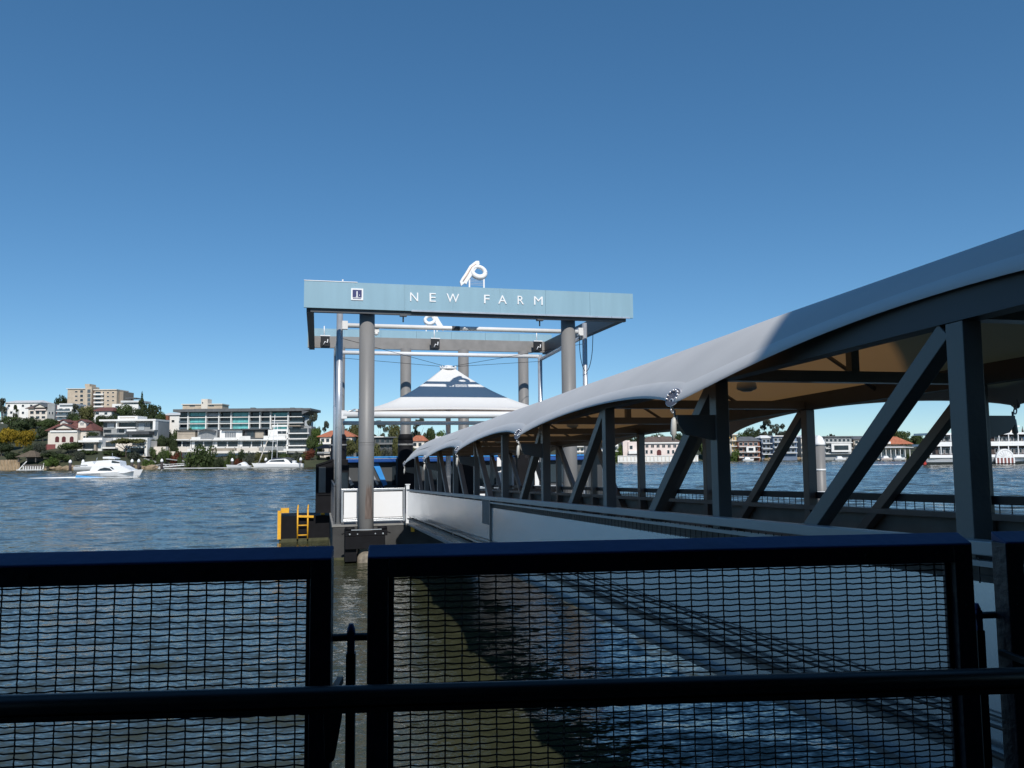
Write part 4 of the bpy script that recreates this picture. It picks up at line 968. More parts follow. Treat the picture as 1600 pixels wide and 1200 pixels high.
b.wall(285, 347, 632.5, 655, 10, BEIGE); b.box('parapet', 284, 348, 631, 632.4, -.6, 10.5, CREAM); b.wall(315, 325, 623.5, 655, 6, CREAM, f=-.7); b.win(316.5, 318.5, 628, 631, -.7); b.win(296, 305, 633.6, 635.4, 0); b.win(325.5, 335, 633.4, 635.2, 0)
# townhouse row
th = [('tan topped townhouse at the left end of the riverfront row', 272, 302, TAN, 673), ('townhouse with a curved grey roof, second in the riverfront row', 304, 337, GREYW, 671),
      ('white framed townhouse with tall curtained windows in the riverfront row', 339, 376, W1, 672), ('dark framed townhouse with a white balcony box in the riverfront row', 378, 412, DGREY, 671.5),
      ('white stepped townhouse behind the sailing boat mast', 415, 451, W1, 671), ('tall glassy townhouse at the right end of the riverfront row', 453, 485, GREYW, 666)]
for i, (lab, x0, x1, mt, yt) in enumerate(th):
    b = Bld('townhouse', lab, 'house', (x0 + x1) / 2, 704, 308, 'modern townhouses along the river')
    b.wall(x0 + 1, x1 - 1, yt, 704, 7, mt, f=2.2); b.wall(x0 - 2, x1 - 1, 688, 704, 3.6, W1, f=-1.5)
    if i != 5: b.box('terrace_slab', x0 - 3, x1, 686.5, 688.2, -3.2, 2.19, W1)
    b.win(x0 + 3, (x0 + x1) / 2 - 1, 690, 697.5, -1.5, cols=2, frame=DGREY); b.win((x0 + x1) / 2 + 1, x1 - 2.5, 690, 697.5, -1.5, cols=2, frame=DGREY); b.box('garden_wall', x0 - 3, x1 - 2 * (i % 2), 698.5 + (i * 7 % 4) * .9, 704.5, -4.5 - (i % 3) * .8, -3.6, (CREAM, W1, TAN, CREAM, GREYW, W1)[i])
    for q_ in range(3): b.box('garden_pier', x0 + 4 + q_ * (x1 - x0 - 8) / 2, x0 + 5 + q_ * (x1 - x0 - 8) / 2, 697.2 + (i * 7 % 4) * .9, 698.4 + (i * 7 % 4) * .9, -4.3, -3.9, DGREY)
    if i == 0: b.win(x0 + 4, x1 - 4, 675.5, 678.5, 2.2, frame=TAN, glass=TAN); b.box('parapet', x0, x1, 671.8, 672.9, 1.6, 9, DGREY)
    if i == 1:
        xa, za = b.P(x0 + 4, 675); xb, _ = b.P(x1 - 2, 675); m = MB(); pts_ = [(xa + (xb - xa) * t / 10, za + 1.3 * math.sin(math.pi * (.12 + .8 * t / 10))) for t in range(11)]
        m.prism(pts_ + [(p_[0], p_[1] - .3) for p_ in pts_[::-1]], b.D + .5, b.D + 9); m.build('roof', ROOFG, b.o); b.win(x0 + 6, x1 - 5, 677, 685, 2.2, cols=4, frame=GREYW, glass=mat('curtain_glass', (.22, .23, .24), .3)); b.box('balcony_wall', x0, x0 + 14, 683, 686.4, -3, -2.8, W1)
    if i == 2: b.box('roof_slab', x0 + 5, x1 + 1, 670, 672, 1, 9.5, DGREY); b.win(x0 + 9, x1 - 10, 675, 685, 2.2, cols=5, frame=W1, glass=mat('curtain_glass', (.22, .23, .24), .3)); b.box('balcony_wall', x0, x1 - 1, 683.8, 686.4, -3.1, -2.9, W1)
    if i == 3: b.box('roof_slab', x0 - 2, x1 + 3, 669.5, 671.4, 1, 9.5, DGREY); b.win(x0 + 5, x0 + 16, 674, 682, 2.2, cols=2, frame=DGREY); b.win(x0 + 18, x1 - 3, 674, 684, 2.2, frame=TAN, glass=TAN); b.box('balcony_wall', x0, x0 + 17, 681.5, 686.4, -3.1, -2.6, W1)
    if i == 4: b.win(x0 + 16, x1 - 6, 673, 678, 2.2, cols=2, frame=W1); b.win(x0 + 10, x1 - 6, 680, 685, 2.2, cols=3, frame=W1); b.box('balcony_wall', x0, x1 - 2, 681, 686.4, -2.6, -2.0, W1)
    if i == 5: 
        b.wall(x0, x1 - 1, 669, 704, 4, GREYW, f=-1.9)
        for y in (669.5, 678, 688.5): b.win(x0 + 2, x1 - 3, y, y + 6.8, -1.9, cols=4, frame=DGREY); b.box('floor_slab', x0 - 1, x1 + 1, y + 7, y + 8.6, -3.3, -1.91, W1)
        b.box('fin', x0 - 1, x0 + .8, 666, 703, -3.3, -1.92, W1); b.box('roof', x0, x1 - 12, 665, 666.4, -3.3, 8, TAN)
for lab, x0, x1, yr, ye, yb, D in (('orange tiled house behind the silver tubes, right of the apartments', 498, 552, 672, 682, 702, 300), ('orange tiled house seen between the piles above the gangway end', 642, 665, 680, 688.5, 702, 330)):
    b = Bld('house', lab, 'house', (x0 + x1) / 2, yb, D); b.wall(x0 + 2, x1 - 2, ye, yb, 9, CREAM); b.hip(x0, x1, ye, yr, 0, 9, TERRA, .3)
    n = int((x1 - x0) / 9)
    for i in range(n): x = x0 + 3.5 + i * (x1 - x0 - 7) / n; b.win(x, x + 5.5, ye + 3, ye + 9, 0, frame=W1)
    b.box('balcony', x0 + 1, x1 - 1, ye + 10.5, ye + 12, -1.6, -.12, W1)
b = Bld('house', 'dark modern house with a white roof line seen between the piles', 'house', 602, 706, 320)
b.wall(585, 619, 683.5, 706, 8, DGREY); b.box('roof_slab', 583, 600, 681.8, 683.4, -1, 8, W1); b.box('roof_slab', 600.1, 621, 682.4, 684, -1, 8, ROOFG)
for x in (587, 595, 603, 611): b.win(x, x + 6, 686, 692, 0, frame=GREYW); b.win(x, x + 6, 695, 701, 0, frame=GREYW)
b.box('balcony', 590, 617, 693, 694.2, -1.3, -.12, GREYW)
b = Bld('house', 'small white roofed house just left of the gangway canopy tip', 'house', 682, 695, 345); b.wall(670, 696, 686, 700, 8, W1); b.hip(668, 698, 686, 680.5, 0, 8, ROOFL, .3); b.win(674, 679, 688, 692, 0)
# gazebo, hut
b = Bld('gazebo', 'black gazebo on the bank left of the silver tubes', 'gazebo', 507, 714, 290)
b.hip(496, 518, 700, 694, -1.5, 3.5, BLACKP, .42, .3)
for x in (498, 506.5, 515): b.box('post', x, x + 1, 700.8, 707, -1.3, -1.1, BLACKP)
b.box('balustrade', 497, 517, 706, 708.5, -1.4, -1.3, GREYW); b.box('floor', 496, 518, 709, 711.5, -1.5, 3, BLACKP)
b = Bld('hut', 'brown thatched hut beside the small jetty at the far left', 'hut', 46, 722, 276)
m = MB(); X, Z = b.P(46, 714); X0, _ = b.P(29, 714); X1, _ = b.P(62, 714); _, ZR = b.P(46, 704)
m._add([(X0, b.D - 2, Z), (X1, b.D - 2, Z), (X1, b.D + 5, Z), (X0, b.D + 5, Z), (X - .7, b.D + 1.5, ZR), (X + .7, b.D + 1.5, ZR)], [(0, 1, 5, 4), (1, 2, 5), (2, 3, 4, 5), (3, 0, 4), (3, 2, 1, 0)]); m.build('roof', mat('thatch', (.11, .085, .06), .95, var=.4, scale=2, stretch=(1, 1, .3)), b.o)
for x in (32, 45, 59): b.box('post', x, x + 1.2, 714, 722, -1.5, -1.2, TIMBER)
b.box('back_wall', 33, 59, 714.2, 722, 3, 3.2, TIMBER)
# right bank buildings
b = Bld('mansion', 'pale pink two storey mansion with an arched door and a hipped grey roof', 'house', 1033, 714, 345)
b.wall(1006, 1062, 690, 716, 9, PINK, f=1); b.hip(1005, 1063, 690.5, 681.5, 1, 10, BRNROOF, .22); b.box('cornice', 1005.5, 1062.5, 691, 693, .3, .99, W1); b.box('finial', 1031, 1034, 680, 682.5, 4, 5, W1)
for i in range(6): x = 1009 + i * 8.7; b.win(x, x + 5, 694.5, 699.5, 1, cols=2, frame=PINK)
for i, x in enumerate((1009, 1016.5, 1043, 1050.5)): b.win(x, x + 4, 703, 709, 1, frame=W1)
X, Z = b.P(1030.5, 710); r = .95; m = MB(); m.prism([(X - r, Z - 1), (X + r, Z - 1)] + [(X + r * math.cos(t * math.pi / 8), Z + 1.1 + r * math.sin(t * math.pi / 8)) for t in range(9)], b.D + .85, b.D + .99); m.build('arched_door', REDDK, b.o)
b.wall(983, 1005.6, 690, 716, 7, PINK, f=2.5); b.win(985, 990, 696, 702, 2.5); b.win(994, 1001, 705, 710, 2.5, cols=2); b.box('awning', 983, 1014, 704.5, 709, 1.2, 2.49, W1); b.wall(975, 986, 688, 716, 7, PINK, f=3.2, nm='side_wing')
b = Bld('garden_wall', 'long white balustrade wall on the bank below the pink mansion', 'wall', 1030, 720, 341)
b.wall(966, 1092, 712.5, 722, .8, W1, f=1.2); b.box('coping', 966, 1092, 711.6, 712.6, 1.0, 2.2, W1)
for x in range(968, 1092, 6): b.box('pier', x, x + 1.5, 712.8, 719.5, 1.0, 1.19, CREAM)
def simple(name, lab, x0, x1, yt, yb, D, mt, roof, extra=None):
    b = Bld(name, lab, 'house', (x0 + x1) / 2, yb, D); b.wall(x0, x1, yt, yb, 9, mt)
    if roof[0] == 'flat': b.box('roof', x0 - 1, x1 + 1, yt - 1.6, yt - .02, -.8, 10, roof[1])
    else: b.hip(x0, x1, yt, yt - roof[2], 0, 9, roof[1], .25)
    n = max(2, int((x1 - x0) / 7)); y = yt + 2.5; 
    while y < yb - 6:
        for i in range(n): x = x0 + 1.5 + i * (x1 - x0 - 3) / n; b.win(x, x + (x1 - x0 - 3) / n - 1.8, y, y + 4.8, 0, frame=(W1 if mt is not W1 else DGREY))
        b.box('balcony', x0 + .5, x1 - .5, y + 5.8, y + 6.8, -1.5, -.12, W1); y += 8.5
    return b
simple('house', 'narrow yellow and cream flats right of the mansion', 1140, 1151, 680, 712, 352, YELW, ('flat', CREAM))
b = simple('house', 'red brown house with a grey roof and a white framed balcony', 1153, 1187, 689, 717, 350, BROWN, ('hip', ROOFG, 7)); b.box('balcony_frame', 1164, 1178, 697.5, 707, -2.2, -1.6, W1); b.win(1167, 1175, 699.5, 704.5, -2.2, frame=W1)
simple('house', 'white and blue house with a gabled roof right of the red brown house', 1190, 1206, 684, 712, 352, BLUEW, ('hip', W1, 4))
simple('house', 'wide blue house with white balconies beside the diagonal brace', 1208, 1245, 682, 714, 350, BLUEW, ('flat', W1))
simple('house', 'white roofed house directly behind the capped navigation pile', 1252, 1284, 683, 716, 352, CREAM, ('hip', ROOFL, 4))
b = simple('house', 'grey house with a big white box frame balcony', 1288, 1331, 683, 717, 350, GREYW, ('flat', ROOFG)); b.box('box_frame', 1296, 1326, 693, 706, -2.4, -1.6, W1); b.win(1300, 1322, 696, 703, -2.4, frame=DGREY, cols=3)
simple('house', 'tan house hidden partly by a truss diagonal, left of the ferry pavilion', 1334, 1368, 686, 716, 352, TAN, ('hip', ROOFG, 5))
simple('house', 'white house on the bank between the piles left of the mansion', 940, 966, 688, 716, 350, W1, ('hip', TERRA, 6))
simple('house', 'cream house with brown roof seen low behind the gangway posts', 880, 915, 689, 716, 350, CREAM, ('hip', BRNROOF, 6))
b = Bld('pavilion', 'white verandah pavilion with an orange tiled roof at the right bank', 'building', 1396, 716, 345)
b.wall(1374, 1419, 696, 718, 8, CREAM, f=2); b.hip(1371, 1424, 693.5, 682, 0, 9, TERRA, .3); b.hip(1372, 1420, 699, 697.5, -2.5, 2, ROOFL, .3, nm='verandah_roof')
for i in range(7): x = 1373 + i * 7.4; b.box('post', x, x + .9, 699.8, 714, -2.2, -2, W1)
for i in range(5): x = 1376 + i * 8.5; b.win(x, x + 5, 702, 710, 2, frame=W1)
b.box('gable_front', 1378, 1390, 690, 693.4, -1, 1, W1)
# ------------------------------------------------------------------ jetties, mooring piles
b = Bld('jetty', 'small white railed jetty ramp in front of the thatched hut', 'jetty', 48, 735, 271)
m = MB(); 
for x in (29, 67): X, Z = b.P(x, 727); X2, Z2 = b.P(x + (7 if x < 40 else -3), 721); m.bar((X, b.D, Z - 1.6), (X2, b.D + 2, Z2), .25, .25)
build_each(m, 'post', W1, b.o); b.box('deck', 28, 68, 733.5, 735, -1, 1.5, ROOFL); b.box('shed_wall', 33, 63, 726, 733.4, 1.0, 1.4, TIMBER)
for i in range(8): b.box('baluster', 34 + i * 3.8, 35 + i * 3.8, 728.5, 733.4, .6, .98, W1)
b = Bld('ramp', 'long white gangway ramp running down to the private floating dock', 'ramp', 256, 731, 281)
for nm, dy, th_, f in (('deck', 0, .35, 0), ('handrail', -4.2, .14, -1.0), ('handrail', -4.2, .14, .9)):
    Xa, Za = b.P(218, 731 + dy + 1.5); Xb, Zb = b.P(297, 726 + dy * .6); m = MB(); m.bar((Xa, b.D + f, Za), (Xb, b.D + f, Zb), th_ * (5 if nm == 'deck' else 1), th_); m.build(nm, ROOFL, b.o)
m = MB()
for i in range(14):
    t = i / 13; Xa, Za = b.P(218 + 79 * t, 732.5 - 6.5 * t); m.bar((Xa, b.D - 1, Za), (Xa, b.D - 1, Za + .95 * (1 - .35 * t)), .08, .08)
m.build('baluster_row', ROOFL, b.o)
b = Bld('floating_dock', 'low grey floating dock running along the bank under the townhouses', 'dock', 330, 733, 279); b.box('deck', 216, 403, 730.8, 732.6, -1, 1.2, ROOFL); b.box('float', 218, 401, 732.6, 733.6, -.8, 1, TIMBER)
b = Bld('ramp', 'steep grey ramp from the terraces to the jetty behind the cruiser', 'ramp', 250, 718, 288); Xa, Za = b.P(226, 717); Xb, Zb = b.P(262, 727); m = MB(); m.bar((Xa, b.D, Za), (Xb, b.D, Zb), 1.5, .4); m.build('deck', GREYW, b.o); Xa, Za = b.P(250, 716); Xb, Zb = b.P(300, 722); m = MB(); m.bar((Xa, b.D + 1, Za), (Xb, b.D + 1, Zb), 1.5, .3); m.build('landing', GREYW, b.o)
mp = None
MPL = ['white capped mooring pile with a white foot, leftmost by the hut', 'white capped mooring pile just behind the cruiser stern', 'white capped mooring pile, left one of the close pair by the cruiser bow', 'white capped mooring pile, right one of the close pair by the cruiser bow', 'white capped mooring pile beside the white ramp', 'white capped mooring pile between the fig tree and the small runabout', 'white capped mooring pile behind the yacht bow', 'white capped mooring pile at the yacht stern']
for i, (x, yt, D) in enumerate(((110, 718, 262), (130, 718, 268), (206.5, 717, 268), (217, 717, 268), (253, 716, 276), (363, 714, 277), (415.5, 714, 283), (470, 713, 283))):
    q = at(x, yt, D)
    if mp is None:
        mp = thing('mooring_pile', MPL[0], 'pile', (q.x, D, 0), 0, 'white capped mooring piles along the far bank'); B_ = BASE[mp.name]
        m = MB(); m.tube(B_ + Vector((0, 0, -1)), B_ + Vector((0, 0, q.z - 1.2)), .42, 12); m.build('shaft', mat('mooring_dark', (.05, .04, .04), .8), mp)
        m = MB(); m.lathe(B_ + Vector((0, 0, q.z - 1.2)), [(.5, 0), (.5, .5), (.25, 1.0), (.02, 1.15)], 12); m.build('cap', SIGNW, mp)
    else: o = copy_tree(mp, loc=(q.x, D, 0)); o['label'] = MPL[i]
# ------------------------------------------------------------------ boats
def hull(m, x0, x1, ydeck, z0, zdeck, beam, bow=1, zbow=None, n=14):
    """hull along x; bow=1 bow at x1"""
    zbow = zbow or zdeck; rows = []
    for i in range(n + 1):
        t = i / n; x = x0 + (x1 - x0) * t if bow > 0 else x1 - (x1 - x0) * t
        wv = beam / 2 * (1 - max(0, (t - .45) / .55) ** 2.2) * (.88 + .12 * min(1, t * 4)); wv = max(wv, .03)
        zd = zdeck + (zbow - zdeck) * t * t; rake = (x1 - x0) * .06 * max(0, (t - .6) / .4) * (1 if bow > 0 else -1)
        rows.append([(x + rake, ydeck - wv, zd), (x + rake * .3, ydeck - wv * .85, z0 + (zd - z0) * .45), (x - rake * .4, ydeck - wv * .5, z0), (x - rake * .4, ydeck + wv * .5, z0), (x + rake * .3, ydeck + wv * .85, z0 + (zd - z0) * .45), (x + rake, ydeck + wv, zd)])
    m.grid(rows)
    for i in range(n):
        a, b_ = rows[i], rows[i + 1]; k = len(m.v); m.v.extend([Vector(p_) for p_ in (a[0], a[5], b_[5], b_[0])]); m.f.append((k, k + 1, k + 2, k + 3)); m.sm.append(False)
    k = len(m.v); m.v.extend([Vector(p_) for p_ in rows[0]]); m.f.append(tuple(range(k, k + 6))[::-1]); m.sm.append(False)
b = Bld('motor_cruiser', 'white cruiser with a blue flash and foaming wake crossing before the left bank', 'boat', 172, 745, 176)
X0, Zd = b.P(126, 739.5); X1, Zb = b.P(218, 736.5); m = MB(); hull(m, X0, X1, 176, -.3, Zd, 4.6, 1, Zb + .45); m.build('hull', BOATW, b.o)
m = MB(); Xa, _ = b.P(126, 742); Xm, _ = b.P(168, 742); m._add([(Xa, 176 - 2.14, .12), (Xm + 1, 176 - 2.02, .1), (Xa + .2, 176 - 2.24, Zd - .35)], [(0, 1, 2)]); m._add([(Xa, 176 - 2.12, .12), (Xm + 1, 176 - 2.0, .1), (Xa + .2, 176 - 2.22, Zd - .35)], [(0, 2, 1)]); m.build('blue_flash', BOATB, b.o)
b.box('rubbing_strip', 126, 165, 739.6, 740.4, -2.40, -2.34, DGREY)
def bprof(bb, pts, y0, y1, nm, mt, par=None):
    m = MB(); m.prism([bb.P(*q) for q in pts][::-1], bb.D + y0, bb.D + y1); return m.build(nm, mt, par or bb.o)
bprof(b, [(127, 740), (127, 737.5), (147, 735.5), (151, 727.5), (196, 727.5), (212, 736), (200, 739)], -1.8, 1.8, 'cabin', BOATW)
bprof(b, [(159, 735.2), (163, 732.2), (170, 730.2), (178, 731.5), (182, 735.2)], -1.86, -1.801, 'side_window', GL)
bprof(b, [(178, 729.4), (181.5, 729.4), (185, 733.2), (182.5, 733)], -1.85, -1.801, 'side_window', GL)
bprof(b, [(152, 727.4), (156, 720), (178, 718.5), (192, 721), (193, 727.4)], -1.4, 1.4, 'flybridge', BOATW)
bprof(b, [(165, 716.5), (165, 713.8), (174, 713.2), (184, 716), (184, 717)], -1.2, 1.2, 'canopy', BOATW)
bprof(b, [(180, 719.2), (192, 722), (192, 723.6), (179.5, 723)], -1.46, -1.401, 'bridge_screen', GL)
m = MB()
for x in (166, 174, 182): X, Z = b.P(x, 720); m.tube((X, 175, Z - .2), (X, 175, Z + .8), .04, 6)
X, Z = b.P(154, 722); m.tube((X, 175, Z), (X + .2, 175, Z + 1.0), .05, 6); X, Z = b.P(176, 713); m.tube((X, 176, Z), (X - .1, 176, Z + .7), .03, 6)
m.build('support', TUBE, b.o)
m = MB(); pr = []
for i in range(8):
    X, Z = b.P(197 + i * 2.7, 731.2 + .25 * i); pr.append((X, 174.7 + i * .15, Z)); m.tube((X, 174.7 + i * .15, Z), (X, 174.7 + i * .15, Z - .75), .03, 5)
m.path(pr, .035, 5); m.build('bow_rail', TUBE, b.o)
FOAM = mat('foam_white', (.80, .82, .83), .8, var=.1, scale=4)
random.seed(3); m = MB()
for i in range(700):
    t = random.random() ** 1.3; x = 129 - 82 * t; X, _ = b.P(x, 746); wv = .5 + 1.6 * t; Y = 176 + random.uniform(-wv, wv); L_ = random.uniform(.3, .9) * (1 - .6 * t); 
    m._add([(X - L_, Y - .08, .02), (X, Y - .14, .03), (X + L_, Y, .02), (X, Y + .14, .22 * (1 - t) + .06)], [(0, 1, 3), (1, 2, 3), (0, 3, 2), (0, 2, 1)])
for i in range(160):
    x = random.uniform(128, 214); X, _ = b.P(x, 746); Y = 173.6 + random.uniform(-.5, .5) + max(0, (x - 185) / 29) * 1.9; L_ = random.uniform(.2, .6)
    m._add([(X - L_, Y - .05, .02), (X, Y - .1, .03), (X + L_, Y, .02), (X, Y + .1, .12)], [(0, 1, 3), (1, 2, 3), (0, 3, 2), (0, 2, 1)])
tag(m.build('wake_foam', FOAM), 'thin white foam of the cruiser wake trailing to the left', 'foam', kind='stuff')
b = Bld('motor_yacht', 'white yacht moored at the bank, half hidden behind the moving cruiser', 'boat', 150, 733, 258)
X0, Zd = b.P(119, 729); X1, _ = b.P(166, 728); m = MB(); hull(m, X0, X1, 258, -.3, Zd, 4, 1, Zd + .3); m.build('hull', BOATW, b.o)
bprof(b, [(129, 728.8), (131, 722.5), (148, 720.5), (153, 728.8)], -1.4, 1.4, 'cabin', BOATW); bprof(b, [(120, 728), (121, 726.8), (140, 726), (141, 727.6)], -1.5, -1.401, 'window_strip', GREYW)
b = Bld('runabout', 'small white runabout moored at the floating dock', 'boat', 374, 731, 276)
X0, Zd = b.P(357, 728); X1, _ = b.P(393, 728); m = MB(); hull(m, X0, X1, 275, -.2, Zd + .15, 2.6, -1, Zd + .45); m.build('hull', BOATW, b.o); bprof(b, [(370, 728), (376, 724.5), (383, 721.5), (386, 723), (390, 728)], -1.9, -.2, 'cabin', BOATW); bprof(b, [(372.5, 727), (377, 725.2), (380, 725.2), (380, 727)], -1.95, -1.901, 'window', GL)
b = Bld('catamaran', 'white catamaran yacht with a tall mast and a leaning spar in front of the townhouses', 'boat', 436, 731, 277)
for f in (-2.4, 2.4):
    X0, Zd = b.P(401, 725); X1, _ = b.P(471, 726); m = MB(); hull(m, X0, X1, 277 + f, -.2, Zd, 1.9, -1, Zd + .35); m.build('hull', BOATW, b.o)
b.box('bridge_deck', 410, 468, 723.8, 726, -2.4, 2.4, BOATW); bprof(b, [(417, 724), (424, 718.5), (448, 716.5), (453, 719), (456, 724)], -2.0, 2.0, 'cabin', BOATW)
bprof(b, [(423, 721.5), (426, 719.3), (446, 718), (448, 721.5)], -2.05, -2.001, 'window_strip', GL); bprof(b, [(446, 716), (447, 714.5), (456, 715.5), (458, 719), (455, 719)], -1.8, 1.8, 'bimini', DGREY)
b.box('outboard', 458, 463, 719.5, 723.7, -1, .5, ROOFL)
X, Z = b.P(424.5, 717); _, Zt = b.P(428, 648); m = MB(); m.tube((X, 277, Z - .5), (X + .9, 277, Zt), .14, 8, .08); m.build('mast', BOATW, b.o)
m = MB()
for y in (668, 690): Xc, Zc = b.P(427, y); m.tube((Xc - 1.1, 277, Zc), (Xc + 1.1, 277, Zc), .05, 6)
m.build('spreader', BOATW, b.o)
Xa, Za = b.P(404, 724); Xb, Zb = b.P(427, 665); m = MB(); m.path([(Xa, 277, Za), (Xa * .4 + Xb * .6, 277, Za * .4 + Zb * .6)], [.22, .10], 8); m.tube((Xa * .4 + Xb * .6, 277, Za * .4 + Zb * .6), (Xb, 277, Zb), .05, 6); m.build('furled_sail', CREAM, b.o)
X, Z = b.P(425, 716.5); X2, Z2 = b.P(452, 715.5); m = MB(); m.tube((X, 277, Z), (X2, 277, Z2), .14, 8); m.build('boom', mat('sail_cover', (.05, .06, .09), .8), b.o)
# second mast further along
b = Bld('sailboat', 'slim white sailboat with a thin mast moored behind the catamaran', 'boat', 445, 730, 284); X0, Zd = b.P(432, 727); X1, _ = b.P(462, 727); m = MB(); hull(m, X0, X1, 284, -.2, Zd, 2.2, -1); m.build('hull', BOATW, b.o); X, Z = b.P(430, 727); _, Zt = b.P(430, 662); MB().tube((X + .6, 284, Z), (X + .6, 284, Zt), .09, 6).build('mast', BOATW, b.o)
# paddle steamer
b = Bld('paddle_steamer', 'white three deck paddle steamer with a round paddle box, cruising at the right', 'boat', 1535, 727, 240)
X0, Zd = b.P(1437, 717); X1, _ = b.P(1645, 714); m = MB(); hull(m, X0, X1, 240, -.3, Zd, 9.5, 1, Zd + .7); m.build('hull', BOATW, b.o)
m = MB(); hull(m, X0 + .3, X1 - 1.5, 240, -.3, .75, 9.56, 1, .8); m.build('boot_stripe', mat('hull_grey', (.34, .36, .38), .5), b.o)
b.box('lower_saloon', 1452, 1628, 697.5, 714, -3.6, 3.6, mat('saloon_inside', (.07, .05, .045), .7)); b.box('main_bulwark', 1440, 1634, 710, 714.5, -4.75, -4.65, BOATW)
b.box('upper_deck', 1438, 1636, 693.5, 696.8, -4.8, 4.8, BOATW); b.box('upper_saloon', 1455, 1622, 679.5, 693.4, -3.4, 3.4, mat('saloon_inside', (.07, .05, .045), .7)); b.box('upper_bulwark', 1440, 1632, 690.2, 693.4, -4.75, -4.65, BOATW)
b.box('top_deck', 1440, 1634, 676.3, 679.4, -4.8, 4.8, BOATW)
for i in range(13):
    x = 1442 + i * 14.8; b.box('deck_post', x, x + 1.1, 679.5, 690.1, -4.72, -4.5, BOATW); b.box('deck_post', x, x + 1.1, 696.9, 709.9, -4.72, -4.5, BOATW)
for i in range(14):
    x = 1543 + i * 6.2; b.win(x, x + 4.6, 683, 689.5, -3.4, frame=BOATW); b.win(x, x + 4.6, 700.5, 708, -3.6, frame=BOATW)
for i in range(6):
    x = 1457 + i * 9; b.win(x, x + 7.5, 682.5, 689.8, -3.4, frame=BOATW); b.win(x, x + 7.5, 700, 708.5, -3.6, frame=BOATW)
X, Z = b.P(1553, 715); m = MB(); R_ = 13.5 * b.px; m.prism([(X - R_, Z)] + [(X - R_ * math.cos(t * math.pi / 16), Z + R_ * math.sin(t * math.pi / 16)) for t in range(1, 16)] + [(X + R_, Z)][::1], 240 - 5.6, 240 - 4.8); pbx = m.build('paddle_box', BOATW, b.o)
m = MB()
for t in range(1, 8): a = t * math.pi / 8; m.bar((X + .5 * math.cos(a), 240 - 5.63, Z + .5 * math.sin(a)), (X + R_ * .8 * math.cos(a), 240 - 5.63, Z + R_ * .8 * math.sin(a)), .10, .05)
m.path([(X + R_ * .85 * math.cos(t * math.pi / 16), 240 - 5.63, Z + R_ * .85 * math.sin(t * math.pi / 16)) for t in range(17)], .06, 5); m.build('fan_tracery', ROOFL, pbx)
m = MB(); m.box((X - R_, 240 - 5.5, .3), (X + R_, 240 - 4.9, Z - .05)); m.build('paddle_housing', mat('paddle_dull_red', (.22, .08, .07), .7), b.o)
for i in range(6): xx = X - R_ + i * R_ * 2 / 5; m = MB(); m.box((xx - .26, 240 - 5.62, .25), (xx + .12, 240 - 5.51, Z)); m.build('paddle_guard', BOATW, b.o)
bprof(b, [(1564, 676.2), (1564.5, 667.5), (1582.5, 667.5), (1583, 676.2)], -2, 2, 'wheelhouse', CREAM); b.box('wheelhouse_roof', 1562.5, 1584.5, 665.3, 667.4, -2.6, 2.6, BOATW)
for i in range(4): b.win(1565.5 + i * 4.3, 1568.8 + i * 4.3, 669, 672.5, -2, frame=BOATW, glass=mat('amber_glass', (.30, .16, .07), .3))
m = MB()
for i in range(40): X, Z = b.P(1442 + i * 4.8, 676.2); m.box((X - .03, 240 - 4.6, Z), (X + .03, 240 - 4.54, Z + .75))
Xa, Z = b.P(1442, 673); Xb, _ = b.P(1634, 673); m.box((Xa, 240 - 4.6, Z + .08), (Xb, 240 - 4.54, Z + .14)); m.build('top_railing', BOATW, b.o)
X, Z = b.P(1437, 722); m = MB(); m.tube((X - .2, 236.5, .55), (X - .2, 240, .55), .55, 12); m.build('stern_wheel', RED, b.o)
X, Z = b.P(1471, 676); m = MB(); _, Zt = b.P(1471, 654); m.tube((X, 239, Z), (X, 239, Zt), .45, 10, .38); m.lathe((X, 239, Zt), [(.42, 0), (.62, .25), (.6, .4), (.3, .45)], 10); m.build('funnel', mat('funnel_green', (.10, .26, .20), .5), b.o)
b.box('name_board', 1584, 1594, 684, 689, -4.80, -4.74, BOATB)
# small foam astern of the steamer
m = MB(); random.seed(5)
for i in range(150):
    x = 1436 - random.random() ** 1.5 * 90; X, _ = b.P(x, 728); Y = 240 + random.uniform(-1.8, 1.8); L_ = random.uniform(.3, .8)
    m._add([(X - L_, Y - .08, .02), (X, Y - .14, .03), (X + L_, Y, .02), (X, Y + .12, .10)], [(0, 1, 3), (1, 2, 3), (0, 3, 2), (0, 2, 1)])
tag(m.build('wake_foam', FOAM), 'pale foam streak behind the paddle steamer', 'foam', kind='stuff')
for lab, x, D in (('small white motorboat moored below the pavilion', 1384, 335), ('little cream boat moored left of the pavilion boat', 1404, 338), ('white dinghy below the red brown house', 1168, 340), ('white boat at the bank below the grey framed house', 1312, 338)):
    b = Bld('motorboat', lab, 'boat', x, 718, D); X0, Z = b.P(x - 8, 715); X1, _ = b.P(x + 9, 715); m = MB(); hull(m, X0, X1, D, -.2, .75, 2, 1, 1.0, 8); m.build('hull', PINK if '1384' in str(x) else BOATW, b.o)
    m = MB(); m.prism([(X0 + .8, .7), (X0 + 1.0, 1.7), (X0 + 2.6, 1.7), (X0 + 3.3, .7)], D - .8, D + .8); m.build('cabin', BOATW, b.o)

